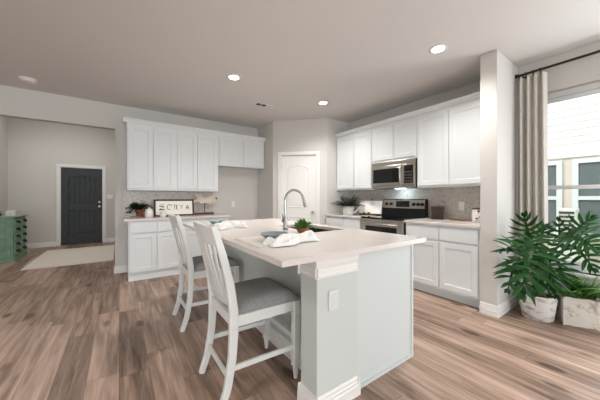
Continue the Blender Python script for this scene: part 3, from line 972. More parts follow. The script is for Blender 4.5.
napkin(.765, 2.54, 8, .31, .105, 'puffed white cloth napkin in front of the far teal bowl', 5)

ip = thing('potted_plant', (1.315, 1.83, .915), 'small leafy green plant in a brown bowl beside the sink', 'plant')
MB().lathe([(0, .915), (.034, .915), (.048, .930), (.056, .950), (.055, .962), (.050, .962), (.047, .950), (0, .950)], 28, loc=(1.315, 1.83, 0)).build('pot', M_WOODBOWL, ip, smooth=True, sharp=50)
b = MB()
rg2 = random.Random(3)
for k in range(150):
    az = rg2.uniform(0, 2 * PI); el = rg2.uniform(.05, 1.45)
    d = Vector((math.cos(az) * math.cos(el), math.sin(az) * math.cos(el), math.sin(el)))
    rr0 = rg2.uniform(.03, .088)
    p0 = Vector((1.315, 1.83, .955)) + Vector((d.x, d.y, d.z * .70)) * rr0
    b.tube([(1.315 + d.x * .01, 1.83 + d.y * .01, .952), p0], .0012, 4, cap=False)
    for q in range(2):
        leaf_faces(b.bm, p0, d + Vector((rg2.uniform(-.5, .5), rg2.uniform(-.5, .5), rg2.uniform(-.3, .5))), rg2.uniform(.032, .052), rg2.uniform(.011, .017), droop=.35, segs=3)
b.build('foliage', M_LEAF2, ip)

# ------------------------------------------------------------------ counter chairs
def make_chair(label):
    root = thing('counter_chair', (0, 0, 0), label, 'chair', 'counter chairs at the island')
    # local: x forward (towards the island), y across; z up
    BY = .205
    def post(s):
        return [(-.075, s * BY, 0), (-.035, s * BY, .12), (-.008, s * BY, .28), (.0, s * BY, .42), (.0, s * BY, .56), (-.022, s * BY, .72), (-.062, s * BY, .88), (-.108, s * BY, 1.03), (-.118, s * BY, 1.06)]
    for s in (1, -1):
        MB().bar(post(s), [.038, .042, .046, .05, .052, .048, .042, .036, .030], .038).build('back_leg', M_CHAIR, root, local=True)
    FX, FY = .435, .212
    for s in (1, -1):
        b = MB().box(FX - .022, FX + .022, s * FY - .022, s * FY + .022, .09, .525, bev=.003)
        b.box(FX - .025, FX + .025, s * FY - .025, s * FY + .025, .43, .445, bev=.002).box(FX - .024, FX + .024, s * FY - .024, s * FY + .024, .085, .10, bev=.002)
        b.lathe([(0, 0), (.013, 0), (.016, .03), (.020, .07), (.021, .086), (0, .086)], 16, loc=(FX, s * FY, 0))
        b.build('front_leg', M_CHAIR, root, local=True)
    # seat rails
    b = MB()
    for s in (1, -1):
        b.box(-.005, FX, s * (FY - .004) - .012, s * (FY - .004) + .012, .462, .526, bev=.002)
    b.box(FX - .012, FX + .012, -FY, FY, .462, .526, bev=.002).box(-.012, .012, -BY, BY, .462, .526, bev=.002)
    b.build('seat_frame', M_CHAIR, root, local=True)
    # upholstered seat, domed
    b = MB()
    n_ = 14
    top = []
    x0, x1 = .022, FX + .028
    for i in range(n_ + 1):
        row = []
        for j in range(n_ + 1):
            u = i / n_; v = j / n_ * 2 - 1
            hw = .205 + .028 * u
            x = x0 + (x1 - x0) * u; y = hw * v
            uu = abs(2 * u - 1)
            ed = (1 - uu ** 6) * (1 - abs(v) ** 6)
            z = .548 + .052 * ed ** .5 * (1 - .12 * uu * uu) 
            row.append(b.bm.verts.new((x, y, z)))
        top.append(row)
    for i in range(n_):
        for j in range(n_):
            b.bm.faces.new((top[i][j], top[i + 1][j], top[i + 1][j + 1], top[i][j + 1]))
    ed = [e for e in b.bm.edges if e.is_boundary]
    ex = bmesh.ops.extrude_edge_only(b.bm, edges=ed)
    lower = [g for g in ex['geom'] if isinstance(g, bmesh.types.BMVert)]
    for v in lower:
        v.co.z = .5265
        v.co.x = x0 + (v.co.x - x0) * .985; v.co.y *= .98
    bmesh.ops.contextual_create(b.bm, geom=[e for e in b.bm.edges if e.is_boundary])
    bmesh.ops.recalc_face_normals(b.bm, faces=b.bm.faces[:])
    b.build('seat_cushion', M_SEAT, root, smooth=True, local=True, sharp=70)
    # stretchers
    for s in (1, -1):
        MB().bar([(-.012, s * .208, .225), (FX, s * .212, .215)], .032, .018).build('side_stretcher', M_CHAIR, root, local=True)
    MB().bar([(-.028, -BY, .175), (-.028, BY, .175)], .032, .018, side=(1, 0, 0)).build('back_stretcher', M_CHAIR, root, local=True)
    MB().bar([(FX, -FY, .27), (FX, FY, .27)], .038, .022, side=(1, 0, 0)).build('front_stretcher', M_CHAIR, root, local=True)
    # back: crest rail bowed backwards, five slats, lower rail
    def bow(y): return -.03 * (1 - (y / BY) ** 2)
    def backx(z):
        P = post(1)
        for a, c in zip(P, P[1:]):
            if a[2] <= z <= c[2]:
                return a[0] + (c[0] - a[0]) * (z - a[2]) / (c[2] - a[2])
        return P[-1][0]
    def rail(za, zb, th, k):
        b = MB()
        N = 12
        rows = []
        for i in range(N + 1):
            y = -BY + 2 * BY * i / N
            bb = bow(y) * k
            top_ = zb + (.012 * (1 - (y / BY) ** 2) if k == 1 else 0)
            rows.append([b.bm.verts.new((backx(za) + bb - th / 2, y, za)), b.bm.verts.new((backx(za) + bb + th / 2, y, za)), b.bm.verts.new((backx(zb) + bb + th / 2, y, top_)), b.bm.verts.new((backx(zb) + bb - th / 2, y, top_))])
        for a, c in zip(rows, rows[1:]):
            for q in range(4):
                j = (q + 1) % 4
                b.bm.faces.new((a[q], a[j], c[j], c[q]))
        b.bm.faces.new(rows[0][::-1]); b.bm.faces.new(rows[-1])
        bmesh.ops.recalc_face_normals(b.bm, faces=b.bm.faces[:])
        return b
    rail(.945, 1.052, .024, 1).build('crest_rail', M_CHAIR, root, local=True, smooth=True, sharp=40)
    rail(.575, .612, .022, .5).build('lower_rail', M_CHAIR, root, local=True, smooth=True, sharp=40)
    for k in range(5):
        y = -.135 + .0675 * k
        pts = []
        for i in range(8):
            z = .608 + (.95 - .608) * i / 7
            f = i / 7
            pts.append((backx(z) + bow(y) * (.5 + .5 * f) - .012 * math.sin(PI * f), y * (.93 + .07 * f), z))
        MB().bar(pts, .011, .047).build('slat', M_CHAIR, root, local=True)
    return root
c1 = make_chair('white slat-back counter chair nearest the camera, grey seat fully visible')
c1.location = (.548, 1.665, 0)
c2 = copy_tree(c1)
c2.location = (.548, 2.755, 0)
c2['label'] = 'white slat-back counter chair farther along the island, behind the first chair'

# ------------------------------------------------------------------ ceiling fixtures
def downlight(x, y, label, power=LAMP_W):
    root = thing('recessed_light', (x, y, H), label, 'ceiling light', 'recessed ceiling lights')
    MB().lathe([(.058, -.001), (.082, -.001), (.085, -.004), (.078, -.009), (.062, -.011), (.058, -.008), (.058, -.001)], 36, loc=(x, y, H)).build('trim_ring', M_TRIM, root, smooth=True)
    MB().lathe([(0, -.006), (.0575, -.006), (.0575, -.002), (0, -.002)], 32, loc=(x, y, H)).build('diffuser', M_LAMP, root)
    sp = add_light('lamp_beam', 'SPOT', (0, 0, -.02), power, (1.0, .98, .955), spot_size=R(150), spot_blend=.9, shadow_soft_size=.06)
    sp.parent = root
    return root
downlight(1.182, 3.127, 'lit recessed ceiling light over the island, left of the air vent')
downlight(2.653, 3.145, 'small lit recessed ceiling light in front of the pantry door')
downlight(2.655, 1.342, 'large lit recessed ceiling light nearest the stub wall')
for (x, y) in ((-1.2, .9), (-1.2, -2.2), (2.2, -3.4), (-3.4, 2.4), (-3.4, -2.2)):  # unseen ceiling lamps, added to brighten the foreground floor and the room
    downlight(x, y, 'added unseen recessed light brightening the room from behind the camera', LAMP_W * .8)
fl = add_light('foyer_fill', 'AREA', (-1.05, 7.3, FH - .02), FOYER_W, (1.0, .97, .94), shape='DISK', size=.35)  # added out-of-view area light that lifts the closed foyer

sd = thing('smoke_detector', (-.951, 4.689, H), 'round white smoke detector on the ceiling above the foyer opening', 'smoke detector')
MB().lathe([(0, -.001), (.085, -.001), (.088, -.012), (.082, -.016), (0, -.016)], 36, loc=(-.951, 4.689, H)).build('mounting_plate', M_TRIM, sd, smooth=True)
MB().lathe([(0, -.0165), (.070, -.0165), (.070, -.034), (.058, -.042), (0, -.044)], 36, loc=(-.951, 4.689, H)).build('detector_body', M_TRIM, sd, smooth=True)

vn = thing('ceiling_vent', (1.94, 3.80, H), 'small rectangular white air vent in the ceiling beyond the lamps', 'vent')
MB().box(1.76, 2.12, 3.70, 3.86, H - .010, H - .001, bev=.003).build('vent_frame', M_TRIM, vn)
for a in (1.80, 1.89):
    MB().box(a, a + .075, 3.735, 3.825, H - .0112, H - .0098).build('vent_opening', M_SLOT, vn)
for a in range(6):
    MB().box(1.985 + a * .019, 1.993 + a * .019, 3.735, 3.825, H - .015, H - .0102).build('louvre', M_TRIM, vn)

# ------------------------------------------------------------------ curtain and rod
rod = thing('curtain_rod', (3.70, -.1, 2.60), 'dark bronze curtain rod with rings above the window', 'curtain rod')
MB().tube([(3.70, .985, 2.60), (3.70, -1.25, 2.60)], .0125, 14).build('pole', M_BRONZE, rod, smooth=True)
MB().lathe([(0, 0), (.016, 0), (.022, .004), (.024, .014), (.02, .024), (0, .026)], 18, M=Matrix.Translation((3.70, .984, 2.60)) @ Matrix.Rotation(-PI / 2, 4, 'X') @ Matrix.Translation((0, 0, -.011))).build('finial', M_BRONZE, rod, smooth=True)
for y in (.93, -1.15):
    MB().tube([(3.70, y, 2.60), (3.70, y, 2.575), (3.74, y, 2.565), (XR - .002, y, 2.575)], .007, 8).box(XR - .008, XR - .001, y - .02, y + .02, 2.54, 2.61, bev=.002).build('bracket', M_BRONZE, rod, smooth=True)
cu = thing('curtain', (3.70, .87, 0), 'long grey-beige linen curtain beside the stub wall', 'curtain')
b = MB()
NY, NZ = 90, 26
rows = []
for k in range(NZ + 1):
    tz = k / NZ
    z = .015 + (2.555 - .015) * tz
    row = []
    for i in range(NY + 1):
        t = i / NY
        y = .983 - .247 * t - .012 * (1 - tz) * t
        ph = t * 2 * PI * 4.0 + .5
        amp = .036 + .006 * math.sin(5 * t + 1.5 * tz)
        x = 3.700 + amp * math.sin(ph) + .004 * math.sin(2 * ph + tz * 2) + .004 * math.sin(tz * 4 + t * 3)
        row.append(b.bm.verts.new((x, min(y, .992), z)))
    rows.append(row)
for a, c in zip(rows, rows[1:]):
    for i in range(NY):
        b.bm.faces.new((a[i], a[i + 1], c[i + 1], c[i]))
bmesh.ops.recalc_face_normals(b.bm, faces=b.bm.faces[:])
ex = bmesh.ops.solidify(b.bm, geom=b.bm.faces[:], thickness=.003)
b.build('curtain_panel', M_CURT, cu, smooth=True, sharp=80)
for y in (.965, .905, .845, .785):
    rr_ = MB()
    rr_.tube([(3.70 + .021 * math.cos(a * PI / 10), y + .003 * math.sin(a * PI / 10), 2.594 + .024 * math.sin(a * PI / 10)) for a in range(21)], .0035, 8)
    rr_.box(3.694, 3.706, y - .003, y + .003, 2.545, 2.573, bev=.001)
    rr_.build('curtain_ring', M_BRONZE, cu, smooth=True)

# ------------------------------------------------------------------ foyer: rug, dresser
rg_ = thing('rug', (-.72, 7.25, 0), 'cream woven rug on the wood floor before the dark front door', 'rug')
b = MB()
N, Mx = 40, 24
rows = []
for i in range(N + 1):
    row = []
    for j in range(Mx + 1):
        u, v = i / N, j / Mx
        x = -1.36 + 1.27 * u; y = 6.30 + 1.95 * v + .06 * u * (1 - v) - .1 * u * (1 - v)
        row.append(b.bm.verts.new((x, y, .012 + .0015 * math.sin(17 * u) * math.sin(13 * v))))
    rows.append(row)
for a, c in zip(rows, rows[1:]):
    for j in range(Mx):
        b.bm.faces.new((a[j], c[j], c[j + 1], a[j + 1]))
ed = [e for e in b.bm.edges if e.is_boundary]
ex = bmesh.ops.extrude_edge_only(b.bm, edges=ed)
for v in [g for g in ex['geom'] if isinstance(g, bmesh.types.BMVert)]:
    v.co.z = .0008
b.build('rug_pile', M_RUG, rg_, smooth=True, sharp=60)
b = MB()
fr_r = random.Random(4)
for k in range(90):
    x = -1.355 + 1.26 * k / 89
    u = k / 89
    b.box(x - .004, x + .004, 6.245 - .04 * u + fr_r.uniform(-.012, .01), 6.305 - .04 * u, .001, .006)
    b.box(x - .004, x + .004, 8.245, 8.30 + fr_r.uniform(-.01, .012), .001, .006)
b.build('fringe', M_RUG, rg_)

dz = thing('dresser', (-1.88, 7.6, 0), 'distressed green dresser with iron handles against the foyer wall', 'dresser')
X0d, X1d, Y0d, Y1d = FX0 + .02, -1.655, 7.16, 7.98
MB().box(X0d, X1d, Y0d, Y1d, .10, .845, bev=.004).build('dresser_body', M_GREEN, dz)
MB().box(X0d - .0, X1d + .035, Y0d - .03, Y1d + .03, .8455, .872, bev=.008).build('dresser_top', M_GREEN, dz)
MB().box(X0d, X1d + .025, Y0d - .022, Y1d + .022, 0, .085, bev=.006).box(X0d, X1d + .013, Y0d - .012, Y1d + .012, .085, .102, bev=.004).build('plinth', M_GREEN, dz)
for k in range(5):
    z0 = .125 + k * .142
    dw = MB().box(X1d + .001, X1d + .020, Y0d + .05, Y1d - .05, z0, z0 + .116, bev=.006).build('drawer', M_GREEN, dz)
    for yy in (Y0d + .20, Y1d - .20):
        MB().tube([(X1d + .021, yy - .07, z0 + .078), (X1d + .046, yy - .065, z0 + .055), (X1d + .052, yy, z0 + .036), (X1d + .046, yy + .065, z0 + .055), (X1d + .021, yy + .07, z0 + .078)], .011, 8).box(X1d + .0205, X1d + .024, yy - .085, yy + .085, z0 + .06, z0 + .095, bev=.001).build('pull_handle', M_IRON, dw)
MB(LTx(X0d, Y0d)).panel_door(.03, X1d - X0d - .03, -.001, .15, .52, stile=.05, deep=.012).build('side_panel', M_GREEN, dz)
MB(LTx(X0d, Y0d)).panel_door(.03, X1d - X0d - .03, -.001, .56, .82, stile=.05, deep=.012).build('side_panel', M_GREEN, dz)
tag(MB().box(-1.80, -1.68, 7.36, 7.47, .8735, .975, bev=.012).build('ceramic_box', M_CERAM), 'small cream box standing on the green dresser', 'box')
dc = thing('dried_bouquet', (-1.87, 7.23, .873), 'dark dried leaf arrangement on the green dresser at the left edge', 'decoration')
MB().lathe([(0, .8735), (.03, .8735), (.05, .89), (.045, .915), (.04, .915), (.04, .9), (0, .9)], 20, loc=(-1.87, 7.23, 0)).build('bowl_base', M_IRON, dc, smooth=True)
b = MB()
for k in range(60):
    az = rnd.uniform(0, 2 * PI); el = rnd.uniform(-.1, 1.2)
    leaf_faces(b.bm, (-1.87, 7.23, .92), (math.cos(az) * math.cos(el), math.sin(az) * math.cos(el), math.sin(el)), rnd.uniform(.06, .11), .03)
b.build('foliage', mat('dried_leaf', (58, 40, 34), .8, var=.3, vscale=20), dc)

# ------------------------------------------------------------------ back counter things
ZC = .9148
tag(MB().box(.15, .36, 4.83, 5.02, ZC, ZC + .012, bev=.004).build('wooden_board', M_GREYWOOD), 'thin grey wooden board under the terracotta pot', 'board')
tp = thing('potted_plant', (.272, 4.93, ZC + .0125), 'trailing dark green plant in a terracotta pot on the back counter', 'plant')
zb = ZC + .0125
MB().lathe([(0, zb), (.040, zb), (.056, zb + .08), (.062, zb + .08), (.062, zb + .105), (.054, zb + .105), (.052, zb + .09), (0, zb + .09)], 28, loc=(.272, 4.93, 0)).build('pot', M_TERRA, tp, smooth=True, sharp=40)
b = MB()
rg3 = random.Random(12)
for k in range(26):
    az = rg3.uniform(0, 2 * PI); reach = rg3.uniform(.06, .19); lift = rg3.uniform(.03, .10)
    dx, dy = math.cos(az), math.sin(az) * .55
    if dy > 0.25: dy *= .6
    P = []
    for i in range(8):
        t = i / 7
        P.append(Vector((.272 + dx * reach * t, 4.93 + dy * reach * t, zb + .095 + lift * math.sin(PI * min(1, t * 1.1)) + (-.03 if k % 3 == 0 else .04) * t)))
    b.tube(P, .0018, 5)
    for i in range(1, 8):
        for q in range(2):
            a2 = az + rg3.uniform(-1.4, 1.4)
            leaf_faces(b.bm, P[i], (math.cos(a2), math.sin(a2) * .7, rg3.uniform(-.2, .6)), rg3.uniform(.04, .065), rg3.uniform(.03, .045), droop=.4, segs=3)
for (x1, y1, z1) in ((.10, 4.86, 1.00), (.12, 4.80, .99), (.34, 4.97, 1.12), (.14, 4.9, 1.09)):
    P = [Vector((.272 + (x1 - .272) * t, 4.93 + (y1 - 4.93) * t, zb + .10 + (z1 - zb - .10) * t + .10 * math.sin(PI * t))) for t in [i / 9 for i in range(10)]]
    b.tube(P, .002, 5)
    for p in P[2:]:
        a2 = rg3.uniform(0, 6.28)
        leaf_faces(b.bm, p, (math.cos(a2), math.sin(a2), .2), .04, .028, droop=.4, segs=3)
b.build('foliage', M_LEAFDK, tp)

cj = thing('lidded_jar', (.392, 4.74, ZC), 'plump white lidded jar between terracotta plant and sign', 'jar')
MB().lathe([(0, ZC), (.05, ZC), (.058, ZC + .01), (.062, ZC + .07), (.056, ZC + .10), (.048, ZC + .108), (0, ZC + .108)], 30, loc=(.392, 4.74, 0)).build('jar_body', M_CERAM, cj, smooth=True)
MB().lathe([(0, ZC + .1085), (.050, ZC + .1085), (.050, ZC + .116), (.030, ZC + .132), (.012, ZC + .138), (.016, ZC + .150), (.010, ZC + .158), (0, ZC + .159)], 30, loc=(.392, 4.74, 0)).build('lid', M_CERAM, cj, smooth=True)

# framed sign, leaning slightly
sg = thing('framed_sign', (.79, 4.86, ZC), 'dark framed white farmhouse sign with black lettering leaning on the back counter', 'sign')
TS = Matrix.Translation((.475, 4.865, ZC + .001)) @ Matrix.Rotation(R(4), 4, 'Z') @ Matrix.Rotation(R(-8), 4, 'X')
SWd, SHt = .635, .285
b = MB(TS)
f = .024
b.box(0, SWd, -.012, .012, 0, f, bev=.003).box(0, SWd, -.012, .012, SHt - f, SHt, bev=.003).box(0, f, -.012, .012, f, SHt - f, bev=.003).box(SWd - f, SWd, -.012, .012, f, SHt - f, bev=.003)
b.build('frame', mat('dark_frame', (48, 38, 32), .6, var=.2, vscale=20), sg)
MB(TS).box(f * .8, SWd - f * .8, .0, .008, f * .8, SHt - f * .8).build('sign_board', M_PAPER, sg)
b = MB(TS)
def stroke(pts, wd=.012):
    wd *= .8
    for (x0, z0), (x1, z1) in zip(pts, pts[1:]):
        L = math.hypot(x1 - x0, z1 - z0); an = math.atan2(z1 - z0, x1 - x0)
        b.box(-wd * .3, L + wd * .3, -.0012, .0005, -wd / 2, wd / 2, M=Matrix.Translation((x0, 0, z0)) @ Matrix.Rotation(-an, 4, 'Y'))
ox, oz = .085, .105
stroke([(.088, .205), (.105, .192)], .010); stroke([(.125, .190), (.145, .207)], .010)          # small marks over the first letter
stroke([(.080, .172), (.150, .164)], .016); stroke([(.150, .164), (.085, .118)], .009); stroke([(.082, .114), (.155, .112)], .020)   # Z
stroke([(.205, .120), (.198, .155), (.215, .192), (.240, .200)], .011); stroke([(.205, .118), (.250, .112)], .010)      # arch
stroke([(.250, .196), (.268, .180), (.262, .168)], .012)
stroke([(.300, .190), (.350, .188)], .010); stroke([(.318, .188), (.318, .115)], .010); stroke([(.350, .188), (.352, .115)], .016)     # block letters
stroke([(.395, .188), (.405, .178)], .008); stroke([(.415, .120), (.428, .150), (.412, .185)], .007); stroke([(.428, .150), (.455, .190)], .008)   # Y
stroke([(.505, .120), (.525, .185), (.550, .120)], .011); stroke([(.505, .142), (.550, .140)], .012); stroke([(.505, .118), (.552, .118)], .008)   # A
b.build('lettering', M_INK, sg)

cup = thing('cup', (.575, 4.66, ZC), 'small white cup standing in front of the framed sign', 'cup')
MB().lathe([(0, ZC), (.036, ZC), (.041, ZC + .01), (.044, ZC + .09), (.041, ZC + .09), (.038, ZC + .012), (0, ZC + .010)], 28, loc=(.575, 4.66, 0)).build('cup_body', M_CERAM, cup, smooth=True, sharp=50)
MB().tube([(.615 + .028 * math.sin(PI * t), 4.655 - .0 * t, ZC + .025 + .045 * t) for t in [i / 8 for i in range(9)]], .005, 8).build('handle', M_CERAM, cup, smooth=True)

# pig ornament on a pin and wooden base
pg = thing('pig_ornament', (1.31, 5.0, ZC), 'galvanised flying pig ornament on a pin with wooden base, right of the sign', 'ornament')
TP = LTx(1.145, 5.00)
MB(TP).box(.0, .335, -.045, .045, ZC, ZC + .038, bev=.004).build('wooden_base', M_WALNUT, pg)
MB(TP).tube([(.175, 0, ZC + .036), (.175, 0, 1.13)], .006, 8).build('pin', M_IRON, pg, smooth=True)
pig = [(-.03, 1.17), (-.035, 1.135), (-.015, 1.128), (.0, 1.150), (.03, 1.160), (.065, 1.158), (.095, 1.125), (.112, 1.105), (.132, 1.112), (.15, 1.135), (.20, 1.132), (.235, 1.125), (.252, 1.100), (.285, 1.105), (.300, 1.128), (.330, 1.150), (.352, 1.160), (.362, 1.175), (.372, 1.130), (.385, 1.128), (.382, 1.180), (.372, 1.23), (.358, 1.262), (.33, 1.272), (.30, 1.268), (.24, 1.248), (.17, 1.25), (.13, 1.262), (.11, 1.29), (.06, 1.296), (-.005, 1.302), (.0, 1.275), (.028, 1.232), (.03, 1.205), (-.005, 1.182)]
MB(TP).prism(pig, -.008, .008).build('pig_body', M_GALV, pg)
MB(TP).tube([(.372, 0, 1.215), (.392, 0, 1.235), (.408, .006, 1.225), (.408, .010, 1.205), (.394, .008, 1.198), (.384, .002, 1.21), (.390, -.006, 1.228), (.404, -.008, 1.222)], .005, 8).build('curly_tail', M_IRON, pg, smooth=True)

# ------------------------------------------------------------------ right counter things
ZR = .9248
wp = thing('potted_plant', (3.37, 3.30, ZR), 'spiky dark green plant in a white watering can beside the pantry wall', 'plant')
MB().lathe([(0, ZR), (.085, ZR), (.092, ZR + .01), (.105, ZR + .15), (.102, ZR + .155), (.095, ZR + .15), (.093, ZR + .13), (0, ZR + .13)], 32, loc=(3.37, 3.30, 0)).build('watering_can', M_CERAM, wp, smooth=True, sharp=45)
MB().tube([(3.40, 3.21, ZR + .045), (3.415, 3.165, ZR + .05), (3.43, 3.13, ZR + .09), (3.44, 3.10, ZR + .14), (3.445, 3.07, ZR + .15)], [.02, .017, .013, .011, .014], 12).build('spout', M_CERAM, wp, smooth=True)
b = MB()
rg4 = random.Random(21)
for k in range(62):
    az = rg4.uniform(0, 2 * PI)
    el = rg4.uniform(.45, 1.25)
    d = Vector((math.cos(az) * math.cos(el) * .75, math.sin(az) * math.cos(el), math.sin(el)))
    L = rg4.uniform(.26, .40)
    base = Vector((3.37, 3.30, ZR + .13)) + Vector((math.cos(az), math.sin(az), 0)) * .03
    segs = 7
    s = d.cross(Vector((0, 0, 1))).normalized()
    prevp = None
    for i in range(segs + 1):
        t = i / segs
        c = base + d * L * t - Vector((0, 0, 1)) * .34 * L * t * t
        if i:
            b.tube([prevp, c], .002, 4, cap=False)
            for sg_ in (-1, 1):
                leaf_faces(b.bm, c, d * .55 + s * sg_ - Vector((0, 0, .15)), .085 * (1 - .5 * t), .022, droop=.3, segs=2)
        prevp = c
b.build('foliage', M_LEAFDK, wp)

cb = thing('cookbook_stand', (3.66, 3.03, ZR), 'open cookbook on a dark wooden stand left of the range', 'cookbook stand')
TB = Matrix.Translation((3.572, 3.225, ZR + .001)) @ Matrix.Rotation(R(-76), 4, 'Z')
BWd = .425
b = MB(TB).box(.03, BWd - .02, -.045, .03, 0, .010, bev=.003)
b.box(.03, BWd - .02, -.045, -.035, .010, .026, bev=.002)
TBl = TB @ Matrix.Rotation(R(-14), 4, 'X')
MBb = MB(TBl).box(.05, BWd - .04, .006, .016, .012, .250, bev=.003)
b.build('stand_ledge', M_WALNUT, cb)
MBb.build('stand_back', M_WALNUT, cb)
MB(TBl).tube([(BWd / 2, .010, .25), (BWd / 2, .010, .268), (BWd / 2, .010, .275), (BWd / 2, .010, .291), (BWd / 2, .010, .298)], [.006, .007, .014, .014, .006], 12).build('stand_knob', M_WALNUT, cb, smooth=True)
bk = MB(TBl)
for sgn in (-1, 1):
    N = 10
    ra = []
    for i in range(N + 1):
        t = i / N
        x = BWd / 2 + sgn * t * (BWd / 2 - .004)
        y = -.022 - .012 * math.sin(PI * min(1, t * 1.15)) 
        ra.append((x, y))
    for (xa, ya), (xb, yb) in zip(ra, ra[1:]):
        if xa > xb: (xa, ya), (xb, yb) = (xb, yb), (xa, ya)
        vs = [bk.bm.verts.new(p) for p in ((xa, ya, .020), (xb, yb, .020), (xb, yb, .25), (xa, ya, .25), (xa, .004, .020), (xb, .004, .020), (xb, .004, .25), (xa, .004, .25))]
        for q in ((0, 1, 2, 3), (5, 4, 7, 6), (3, 2, 6, 7), (1, 0, 4, 5), (0, 3, 7, 4), (2, 1, 5, 6)):
            bk.bm.faces.new([vs[i] for i in q])
        bmesh.ops.transform(bk.bm, matrix=TBl, verts=vs)
bmesh.ops.recalc_face_normals(bk.bm, faces=bk.bm.faces[:])
tag(bk.build('cookbook', M_PAPER), 'open cookbook with blank cream pages on the wooden stand', 'book')
b = MB(TBl).box(.10, .135, -.050, -.043, .012, .038, bev=.003).box(.19, .235, -.050, -.043, .012, .038, bev=.004)
b.build('page_holder', M_WALNUT, cb)

cn = thing('canister', (3.70, 1.84, ZR), 'square dark brown woven canister on the right counter', 'canister')
TC = rotm((3.66, 1.86, 0), -63)
MB(TC).box(-.078, .078, -.06, .06, ZR, ZR + .165, bev=.006).build('canister_body', mat('brown_weave', (60, 46, 38), .7, var=.3, vscale=45, bump=.4, bscale=90), cn)
MB(TC).box(-.082, .082, -.064, .064, ZR + .1655, ZR + .182, bev=.004).build('lid', M_WALNUT, cn)
bd = thing('bead_garland', (3.60, 1.53, ZR), 'string of brown wooden beads lying beside the patterned jar', 'beads')
b = MB()
for k in range(20):
    t = k / 19
    x = 3.60 + .05 * math.sin(t * 7) + .03 * t; y = 1.66 - .24 * t
    rr2 = .011
    b.lathe([(0, -rr2), (rr2 * .7, -rr2 * .7), (rr2, 0), (rr2 * .7, rr2 * .7), (0, rr2)], 12, loc=(x, y, ZR + rr2))
b.build('bead_string', mat('bead_wood', (150, 108, 80), .6, var=.25, vscale=30), bd, smooth=True)
jr = thing('jar', (3.56, 1.30, ZR), 'cream patterned jar with dark rim partly behind the stub wall', 'jar')
MB().lathe([(0, ZR), (.055, ZR), (.062, ZR + .012), (.064, ZR + .10), (.060, ZR + .165), (.055, ZR + .165), (.053, ZR + .15), (0, ZR + .15)], 32, loc=(3.56, 1.32, 0)).build('jar_body', M_CERAM, jr, smooth=True, sharp=50)
MB().lathe([(.0605, ZR + .158), (.064, ZR + .16), (.064, ZR + .172), (.055, ZR + .174), (.050, ZR + .166)], 32, loc=(3.56, 1.32, 0)).build('rim', M_WALNUT, jr, smooth=True)
b = MB()
for (az, z, w_, h_) in ((205, .125, .34, .022), (225, .06, .5, .016), (190, .045, .4, .014), (240, .12, .3, .02)):
    a0 = R(az)
    vs = []
    for i in range(7):
        a = a0 + (i / 6 - .5) * w_
        vs.append((3.56 + .0648 * math.cos(a), 1.32 + .0648 * math.sin(a)))
    for (p, q) in zip(vs, vs[1:]):
        b.quad([(p[0], p[1], ZR + z), (q[0], q[1], ZR + z), (q[0], q[1], ZR + z + h_), (p[0], p[1], ZR + z + h_)])
b.build('painted_marks', M_IRON, jr)

# ------------------------------------------------------------------ window plants
def at(px, py, d):
    u = (px - 300) / 258; v = (198.5 - py) / 258
    return Vector((d * (math.sin(YAW) + u * math.cos(YAW)), d * (math.cos(YAW) - u * math.sin(YAW)), EYE + v * d))

def lobed_leaf(bm_, L, Wd, nl, seed):
    """deeply cut leaf along +x, blade in xy, normal +z"""
    r_ = random.Random(seed)
    def mid(t): return Vector((L * t, 0, .10 * L * math.sin(PI * t * .9) - .20 * L * t * t))
    hw = Wd * .13
    prev = None
    N = 16
    for i in range(N + 1):
        t = i / N
        w_ = hw * (1 - .8 * t) if t > .02 else hw * .6
        c = mid(t)
        a = bm_.verts.new(c + Vector((0, w_, .006))); m_ = bm_.verts.new(c); z = bm_.verts.new(c + Vector((0, -w_, .006)))
        if prev:
            bm_.faces.new((prev[0], prev[1], m_, a)); bm_.faces.new((prev[1], prev[2], z, m_))
        prev = (a, m_, z)
    for side in (-1, 1):
        for k in range(nl):
            t = .0 + .96 * (k / (nl - 1)) ** 1.05
            env = (math.sin(PI * (t * .66 + .26))) ** .9
            ll = Wd * env * r_.uniform(.82, 1.1)
            ang = R(128 - 116 * t) + r_.uniform(-.10, .10)
            d = Vector((math.cos(ang), side * math.sin(ang), .10)).normalized()
            perp = Vector((-d.y, d.x, 0)).normalized() * side
            c0 = mid(t)
            bw = .033 * (Wd / .2) ** .5
            p = None
            S = 7
            lift = r_.uniform(.0, .25); dr_ = r_.uniform(.1, .42); tw = r_.uniform(-.35, .35)
            for i in range(S + 1):
                q = i / S
                c = c0 + d * ll * q + Vector((0, 0, 1)) * (lift * ll * q - dr_ * ll * q * q)
                c += Vector((1, 0, 0)) * ll * .16 * q * q
                w_ = bw * (.42 + .66 * math.sin(PI * min(1, q * .85 + .02))) * (1 - q ** 4) / 2 + .0008
                a = bm_.verts.new(c + perp * w_ + Vector((0, 0, w_ * (.4 + tw)))); m_ = bm_.verts.new(c); z = bm_.verts.new(c - perp * w_ + Vector((0, 0, w_ * (.4 - tw))))
                if p:
                    bm_.faces.new((p[0], p[1], m_, a)); bm_.faces.new((p[1], p[2], z, m_))
                p = (a, m_, z)

